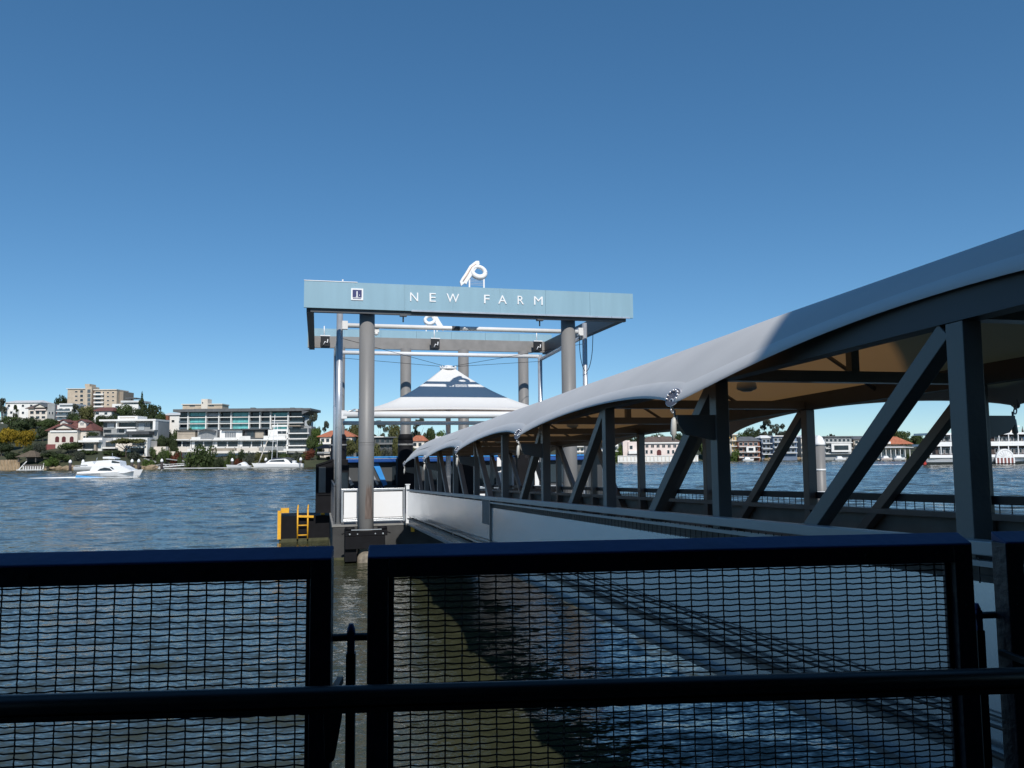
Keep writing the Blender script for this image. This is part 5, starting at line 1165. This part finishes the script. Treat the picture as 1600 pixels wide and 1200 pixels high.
# ------------------------------------------------------------------ trees
def leaf_mesh(name, clumps, n, size, seed, mt, flat=0.0, hang=False):
    rnd = random.Random(seed); m = MB(); tot = sum(c[3] * c[4] * c[5] for c in clumps) ** .0 or 1
    ws = [(c[3] * c[4] * c[5]) ** (2 / 3) for c in clumps]; W_ = sum(ws)
    for c, w_ in zip(clumps, ws):
        for _ in range(max(6, int(n * w_ / W_))):
            while True:
                p_ = Vector((rnd.uniform(-1, 1), rnd.uniform(-1, 1), rnd.uniform(-1, 1)))
                if .12 < p_.length < 1: break
            p_ = p_.normalized() * (p_.length ** .42) * rnd.uniform(.86, 1.14)
            ce = Vector((c[0] + p_.x * c[3], c[1] + p_.y * c[4], c[2] + p_.z * c[5]))
            nn = (p_ + Vector((rnd.gauss(0, .45), rnd.gauss(0, .45), rnd.gauss(0.15, .4)))).normalized()
            a = nn.cross(Vector((rnd.gauss(0, 1), rnd.gauss(0, 1), rnd.gauss(0, 1)))).normalized(); b_ = nn.cross(a); s1 = size * rnd.uniform(.5, 1.25); s2 = s1 * rnd.uniform(.45, .9)
            if hang: a = Vector((0, 0, 1)); b_ = nn.cross(a).normalized(); s1 *= 1.5; s2 *= .5
            m._add([ce - a * s1, ce + b_ * s2 * .8, ce + a * s1 * .9, ce - b_ * s2], [(0, 1, 2, 3)])
    me = bpy.data.meshes.new(name); me.from_pydata([tuple(v) for v in m.v], [], m.f); me.update(); me.materials.append(mt); return me
def clumps_for(kind, rnd):
    cl = []
    if kind == 'round':
        for i in range(9): a = rnd.uniform(0, 6.28); r = rnd.uniform(.15, .62); cl.append((r * math.cos(a), r * math.sin(a), rnd.uniform(.38, .80), *(rnd.uniform(.22, .40) for _ in range(2)), rnd.uniform(.12, .20)))
        cl.append((0, 0, .6, .6, .6, .3))
    if kind == 'flat':
        for i in range(11): a = rnd.uniform(0, 6.28); r = rnd.uniform(.2, .8); cl.append((r * math.cos(a), r * math.sin(a), rnd.uniform(.68, .86), rnd.uniform(.22, .34), rnd.uniform(.22, .34), rnd.uniform(.07, .12)))
    if kind == 'cone':
        for i in range(12): t = i / 11; r = .62 * (1 - t) + .06; a = rnd.uniform(0, 6.28); cl.append((r * .45 * math.cos(a), r * .45 * math.sin(a), .2 + .75 * t, r * .7, r * .7, .09))
    if kind == 'gum':
        for i in range(9): a = rnd.uniform(0, 6.28); r = rnd.uniform(.1, .75); cl.append((r * math.cos(a), r * math.sin(a), rnd.uniform(.45, .95), rnd.uniform(.14, .26), rnd.uniform(.14, .26), rnd.uniform(.06, .11)))
    if kind == 'shrub':
        for i in range(8): a = rnd.uniform(0, 6.28); r = rnd.uniform(.1, .7); cl.append((r * math.cos(a), r * math.sin(a), rnd.uniform(.15, .7), rnd.uniform(.25, .4), rnd.uniform(.25, .4), rnd.uniform(.2, .3)))
    return cl
CR = {}; TRK = {}
def crown(kind, mt, v):
    key = (kind, mt.name, v)
    if key not in CR:
        rnd = random.Random(hash((kind, v)) % 1000 if False else {'round': 1, 'flat': 2, 'cone': 3, 'gum': 4, 'shrub': 5}[kind] * 10 + v)
        CR[key] = leaf_mesh('crown', clumps_for(kind, rnd), {'round': 1700, 'flat': 1500, 'cone': 1500, 'gum': 900, 'shrub': 1100}[kind], {'round': .062, 'flat': .055, 'cone': .06, 'gum': .06, 'shrub': .075}[kind], v, mt)
    return CR[key]
def trunk(kind, v):
    if (kind, v) not in TRK:
        rnd = random.Random(v + 50); m = MB(); top = .55 if kind != 'cone' else .9
        m.path([(0, 0, -.12), (.01, 0, .15), (.03, .01, .3), (0, 0, top)], [.05, .038, .03, .012], 7)
        if kind != 'cone':
            for i in range(6): a = i * 1.05 + rnd.random(); z0 = rnd.uniform(.2, .4); m.path([(.02, 0, z0), (.25 * math.cos(a), .25 * math.sin(a), z0 + .18), (.55 * math.cos(a), .55 * math.sin(a), z0 + .36)], [.022, .015, .005], 5)
        me = bpy.data.meshes.new('trunk'); me.from_pydata([tuple(q) for q in m.v], [], m.f); me.update(); me.materials.append(BARK); TRK[(kind, v)] = me
    return TRK[(kind, v)]
tv = 0
def tree(x, yt, wpx, D, kind, mt, label, ybase=None, group=None, cat='tree'):
    global tv; tv += 1
    top = at(x, yt, D); X = top.x; zb = terr(X, D) if ybase is None else at(x, ybase, D).z
    H = max(top.z - zb, 1.5); R_ = wpx * D / F / 2
    o = bpy.data.objects.new('shrub' if kind == 'shrub' else 'tree', None); col.objects.link(o); o.location = (X, D, zb); o.rotation_euler = (0, 0, tv * 1.7); tag(o, label, 'shrub' if kind == 'shrub' else cat, group)
    c_ = bpy.data.objects.new('crown', crown(kind, mt, tv % 3)); col.objects.link(c_); c_.parent = o; c_.scale = (R_, R_, H)
    if kind != 'shrub':
        t_ = bpy.data.objects.new('trunk', trunk(kind, tv % 3)); col.objects.link(t_); t_.parent = o; t_.scale = (R_ * .9, R_ * .9, H)
    else:
        s_ = MB(); 
        for a in range(4): s_.path([(0, 0, -.3), (.12 * math.cos(a * 1.57), .12 * math.sin(a * 1.57), .2 * H), (.4 * R_ * math.cos(a * 1.57), .4 * R_ * math.sin(a * 1.57), .6 * H)], [.10, .07, .03], 5)
        BASE[o.name] = Vector((0, 0, 0)); s_.build('stems', BARK, o)
    return o
T = tree
T(4, 618, 22, 395, 'gum', LG, 'sparse grey green tree at the left picture edge beside the white hilltop house')
T(97, 613, 26, 440, 'round', LD, 'dark round tree against the sky left of the beige tower')
T(24, 634, 16, 380, 'gum', LD, 'thin palm like tree in front of the white hilltop house')
T(15, 648, 34, 360, 'round', LM, 'green tree below the white hilltop house at far left'); T(50, 650, 46, 350, 'round', LD, 'dark tree mass between the gabled house and the yellow tree')
T(80, 652, 30, 345, 'round', LM, 'green tree right above the cream villa roof'); T(30, 654, 50, 325, 'round', LD, 'large dark tree behind the yellow crowned tree'); T(68, 664, 26, 318, 'round', LD, 'dark tree pressed against the left wall of the cream villa')
T(12, 665, 46, 300, 'round', LY, 'bright yellow autumn tree at the left edge of the picture'); T(42, 668, 38, 297, 'round', LY, 'golden yellow tree above the thatched hut'); T(3, 690, 40, 292, 'round', LD, 'dark leafy tree under the yellow tree at the left edge')
T(118, 633, 26, 355, 'gum', LG, 'palm like grey green tree left of the golden crown under the tower'); T(137, 631, 30, 350, 'round', LO, 'olive gold tree in front of the beige tower foot'); T(112, 640, 24, 345, 'round', LD, 'dark bush in front of the narrow white house')
T(158, 646, 26, 335, 'round', LD, 'dark tree between the red roof and the modern house'); T(150, 664, 26, 315, 'round', LO, 'olive tree between villa and modern house'); T(196, 628, 34, 380, 'round', LM, 'mid green tree left of the tall dark pine')
T(222, 613, 32, 370, 'cone', LD, 'tall dark pine on the ridge above the modern house'); T(238, 627, 30, 360, 'round', LD, 'dark round tree right of the tall pine'); T(212, 634, 30, 350, 'round', LD, 'dark tree below the tall pine'); T(252, 639, 24, 345, 'round', LM, 'green tree left of the orange brick house')
T(248, 655, 30, 330, 'round', LD, 'dark tree beside the right end of the modern house'); T(258, 665, 34, 318, 'round', LM, 'green tree above the white garden terraces'); T(276, 667, 20, 312, 'round', LM, 'small green tree at the left end of the long apartments')
T(62, 690, 24, 288, 'shrub', LG, 'grey green shrub left of the villa basement'); T(78, 704, 40, 280, 'shrub', LD, 'dark shrub on the bank under the villa'); T(106, 690, 46, 286, 'round', LM, 'green tree in front of the villa arches foot'); T(122, 688, 22, 288, 'round', LD, 'dark tree between villa and low modern house')
T(82, 712, 30, 272, 'shrub', LB, 'bright green shrub at the water between hut and piles'); T(100, 708, 30, 275, 'shrub', LM, 'mid green shrub on the bank behind the leftmost mooring pile'); T(124, 706, 24, 276, 'shrub', LG, 'greyish shrub behind the cruiser stern')
T(48, 692, 20, 284, 'shrub', LD, 'dark shrub behind the thatched hut'); T(22, 704, 34, 281, 'shrub', LD, 'dark shrub at the top of the sandstone bank')
T(197, 683, 66, 283, 'flat', LO, 'flat topped olive tree in front of the white terrace house'); T(184, 702, 30, 281, 'shrub', LD, 'dark shrub under the flat topped tree'); T(212, 704, 26, 281, 'shrub', LG, 'grey shrub at the foot of the flat topped tree')
T(233, 717, 30, 279, 'shrub', LB, 'bright low shrub by the grey ramp'); T(262, 700, 12, 293, 'round', LB, 'small bright tree on the white terraces'); T(275, 703, 28, 290, 'shrub', LR, 'reddish bush beside the fig tree')
T(318, 693, 62, 284, 'shrub', LM, 'large spreading green fig in front of the townhouses'); T(296, 704, 30, 282, 'shrub', LM, 'green bush forming the left part of the fig'); T(340, 712, 26, 282, 'shrub', LD, 'dark bush at the right foot of the fig')
T(297, 664, 9, 322, 'round', LM, 'small tree on the terrace left of the curved roof townhouse'); T(344, 672, 10, 318, 'round', LG, 'small grey tree between second and third townhouse'); T(378, 700, 24, 292, 'shrub', LD, 'dark shrub between the white and dark townhouses'); T(360, 702, 22, 292, 'shrub', LM, 'green shrub below the white framed townhouse')
for i, (x, y, wd, mt, lab) in enumerate(((392, 702, 24, LG, 'grey green shrub under the dark framed townhouse'), (408, 704, 22, LO, 'olive shrub behind the yacht bow'), (428, 702, 24, LD, 'dark shrub behind the catamaran cabin'), (446, 706, 22, LM, 'green shrub behind the catamaran stern'), (466, 704, 18, LG, 'grey shrub below the glassy townhouse'),
        (375, 716, 24, LR, 'russet shrub behind the small runabout'), (350, 719, 26, LB, 'bright grass like shrub left of the runabout'), (485, 700, 26, LR, 'red leaved shrub on the bank left of the gazebo'), (478, 706, 20, LO, 'olive shrub next to the red leaved shrub'), (395, 714, 22, LO, 'yellowish shrub between runabout and catamaran'))):
    T(x, y, wd, 289 + (i % 3), 'shrub', mt, lab)
T(491, 648, 30, 330, 'gum', LG, 'airy gum tree right of the long apartments'); T(494, 664, 24, 312, 'round', LB, 'bright leafy tree left of the orange house'); T(486, 676, 22, 303, 'round', LM, 'green tree at the end of the townhouse row'); T(510, 660, 26, 325, 'gum', LG, 'airy tree behind the silver tubes'); T(499, 688, 18, 292, 'shrub', LB, 'bright bush above the gazebo')
T(534, 662, 28, 320, 'round', LO, 'olive tree behind the front left silver tube'); T(556, 655, 36, 310, 'round', LO, 'olive gold tree left of the front pile'); T(548, 684, 34, 297, 'round', LO, 'brownish tree below the orange house'); T(530, 694, 30, 292, 'shrub', LM, 'green shrub behind the tubes at water level')
T(594, 659, 34, 330, 'gum', LG, 'airy grey gum right of the front left pile'); T(617, 657, 34, 325, 'round', LO, 'olive tree right of the front left pile'); T(590, 690, 34, 300, 'shrub', LO, 'olive shrub below the dark modern house'); T(622, 682, 28, 305, 'round', LO, 'olive tree right of the dark modern house'); T(606, 700, 30, 298, 'shrub', LG, 'grey shrub along the bank behind the ferry'); T(568, 690, 26, 300, 'shrub', LM, 'green shrub just left of the front pile')
T(656, 655, 34, 345, 'gum', LG, 'airy gum tree above the right orange house'); T(672, 664, 26, 340, 'round', LM, 'mid green tree right of the second rear pile'); T(690, 668, 30, 350, 'round', LB, 'bright green tree above the gangway end'); T(650, 668, 22, 350, 'round', LD, 'dark tree behind the right orange house'); T(712, 672, 30, 350, 'round', LM, 'green tree under the tent right half'); T(740, 676, 32, 352, 'round', LD, 'dark tree behind the gangway canopy'); T(640, 694, 22, 325, 'shrub', LO, 'olive shrub in front of the right orange house')
for i, (x, y, wd, D, kd, mt, lab) in enumerate(((770, 680, 36, 360, 'round', LM, 'mid green bank tree seen between the far gangway posts'), (815, 682, 34, 362, 'round', LD, 'dark bank tree seen low between the gangway posts'), (855, 680, 34, 365, 'round', LO, 'olive bank tree left of the front right pile'), (925, 682, 30, 365, 'round', LM, 'green tree left of the low terracotta house'),
     (972, 690, 22, 352, 'round', LB, 'bright green tree at the left wing of the mansion'), (968, 698, 20, 349, 'shrub', LB, 'bright shrub at the left end of the balustrade wall'), (1000, 678, 30, 372, 'round', LD, 'dark tree behind the left end of the mansion'), (1030, 674, 34, 375, 'round', LM, 'green tree rising behind the mansion roof'), (1062, 674, 30, 375, 'round', LD, 'dark tree behind the right end of the mansion'),
     (1078, 684, 22, 352, 'round', LD, 'dark tree at the right wall of the mansion'), (1100, 680, 34, 360, 'round', LM, 'mid green tree hidden behind the truss post'), (1146, 700, 22, 349, 'shrub', LB, 'bright shrub in front of the yellow flats'), (1128, 684, 26, 360, 'round', LD, 'dark tree left of the yellow flats'),
     (1172, 664, 36, 385, 'round', LD, 'dark tree behind the red brown house'), (1198, 656, 40, 385, 'gum', LG, 'tall airy gum behind the blue houses'), (1216, 658, 34, 388, 'gum', LG, 'second airy gum right of the tall one'), (1156, 672, 26, 380, 'round', LM, 'green tree above the yellow flats'), (1238, 672, 26, 380, 'gum', LG, 'sparse gum behind the wide blue house'),
     (1333, 680, 24, 372, 'round', LM, 'green tree behind the grey framed house'), (1362, 676, 28, 372, 'round', LD, 'dark tree left of the pavilion'), (1392, 664, 34, 380, 'round', LO, 'olive tree rising behind the pavilion'), (1408, 670, 36, 378, 'round', LM, 'dark green tree right of the pavilion ridge'), (1380, 674, 28, 376, 'round', LM, 'green tree left of the pavilion ridge'),
     (1432, 678, 34, 380, 'round', LD, 'dark tree left of the paddle steamer stern'), (1460, 682, 36, 380, 'round', LM, 'green tree behind the paddle steamer stern'), (1597, 667, 22, 385, 'cone', LD, 'dark tree above the paddle steamer at the right edge'), (1500, 684, 44, 385, 'round', LD, 'dark tree behind the steamer hidden by the near post'), (1545, 684, 44, 385, 'round', LM, 'green tree behind the steamer decks'), (1640, 676, 50, 385, 'round', LM, 'green tree beyond the right picture edge'),
     (950, 684, 24, 368, 'round', LD, 'dark tree behind the low terracotta house'), (890, 684, 30, 366, 'round', LM, 'green tree behind the low brown roofed house'))):
    T(x, y, wd, D, kd, mt, lab)
# extra wooded filler on the left slope
rnd = random.Random(11)
FL = [('mid green tree in the wooded slope left of the villa', LM, (-4, 60), (662, 680), (302, 330)), ('dark tree in the wooded slope between villa and modern house', LD, (140, 160), (672, 690), (298, 312)),
      ('dark tree in the wooded gap right of the modern house', LD, (244, 272), (672, 690), (300, 312)), ('olive tree in the wooded bank right of the orange house', LO, (550, 640), (676, 690), (304, 330)),
      ('dark green tree on the slope above the modern house', LD, (160, 250), (640, 652), (325, 345)), ('green tree on the hill behind the long apartments', LM, (470, 520), (668, 684), (300, 325)), ('green tree on the hill between the gabled and narrow white houses', LM, (60, 125), (645, 656), (335, 355))]
for lab, mt, (xa, xb), (ya, yb), (da, db) in FL:
    for i in range(5): T(rnd.uniform(xa, xb), rnd.uniform(ya, yb), rnd.uniform(16, 26), rnd.uniform(da, db), 'round', mt, lab, group=lab)
FS = [('low dark green shrub covering the bank behind the moving cruiser', LD, (126, 240), (708, 718), (276, 284), 9), ('low mid green shrub covering the bank behind the moving cruiser', LM, (120, 236), (705, 716), (278, 286), 9),
      ('grey green garden shrub below the cream villa', LG, (60, 130), (698, 712), (280, 288), 6), ('green garden shrub beside the white terraces', LM, (232, 282), (696, 712), (286, 296), 7),
      ('dark shrub among the hilltop houses', LD, (30, 200), (650, 660), (330, 355), 9), ('olive shrub on the bank below the townhouses', LO, (300, 480), (712, 722), (286, 294), 10), ('dark shrub on the bank below the townhouses', LD, (340, 520), (710, 720), (288, 296), 9),
      ('low green shrub along the right bank', LM, (1140, 1440), (706, 713), (352, 358), 16), ('low dark shrub along the right bank', LD, (1150, 1400), (700, 710), (352, 362), 12)]
for lab, mt, (xa, xb), (ya, yb), (da, db), n_ in FS:
    for i in range(n_): T(rnd.uniform(xa, xb), rnd.uniform(ya, yb), rnd.uniform(9, 20), rnd.uniform(da, db), 'shrub', mt, lab, group=lab)
RT_ = [('mid green tree standing between the houses of the right bank', LM, (1140, 1440), (676, 690), (360, 385), 12), ('dark tree standing between the houses of the right bank', LD, (870, 1430), (678, 692), (356, 385), 14), ('airy gum tree behind the right bank houses', LG, (1120, 1300), (664, 680), (375, 395), 6)]
for lab, mt, (xa, xb), (ya, yb), (da, db), n_ in RT_:
    for i in range(n_): T(rnd.uniform(xa, xb), rnd.uniform(ya, yb), rnd.uniform(12, 24), rnd.uniform(da, db), 'gum' if mt is LG else 'round', mt, lab, group=lab)
# sandstone bank and boulders
ROCK = mat('sandstone', (.20, .15, .09), .9, col2=(.34, .26, .17), scale=.6, bump=.5, bscale=2)
m = MB(); rows = []
for i in range(40):
    x = -12 + i * 1.1 + 0; r_ = []
    for j in range(5):
        t = j / 4; q = at(x, 735.5 - 17 * t, 272 + 4.5 * t + .8 * math.sin(i * 1.3 + j)); r_.append(q)
    rows.append(r_)
m.grid(rows); tag(m.build('sandstone_bank', ROCK), kind='structure')
def rockrow(lab, xa, xb, n, yb, D, sz):
    rr = random.Random(int(xa)); m = MB()
    for i in range(n):
        q = at(rr.uniform(xa, xb), yb, D); r = sz * rr.uniform(.5, 1.2); c_ = Vector((q.x, D + rr.uniform(-1, 2), rr.uniform(.1, .8)))
        pr = []
        for a in range(6):
            for e_ in (-.5, .2, .8): pass
        k = len(m.v); vs = []
        for a, e_ in [(a, e_) for e_ in (-.6, .1, .7) for a in range(6)]:
            rad = r * rr.uniform(.7, 1.15); vs.append(c_ + Vector((rad * math.cos(a * 1.047) * math.cos(e_), rad * math.sin(a * 1.047) * math.cos(e_), rad * .7 * math.sin(e_))))
        vs.append(c_ + Vector((0, 0, r * .75)))
        fs = [(e * 6 + a, e * 6 + (a + 1) % 6, (e + 1) * 6 + (a + 1) % 6, (e + 1) * 6 + a) for e in range(2) for a in range(6)] + [(12 + a, 12 + (a + 1) % 6, 18) for a in range(6)]
        m._add(vs, fs)
    tag(m.build('bank_rocks', ROCK), lab, 'rocks', kind='stuff')
rockrow('brown rocks along the waterline below the villa', 70, 240, 90, 733, 271, 1.2); rockrow('brown rocks along the waterline under the townhouses', 390, 640, 140, 731, 292, 1.2); rockrow('rocks along the waterline of the right bank', 1100, 1440, 120, 719, 352, 1.1)
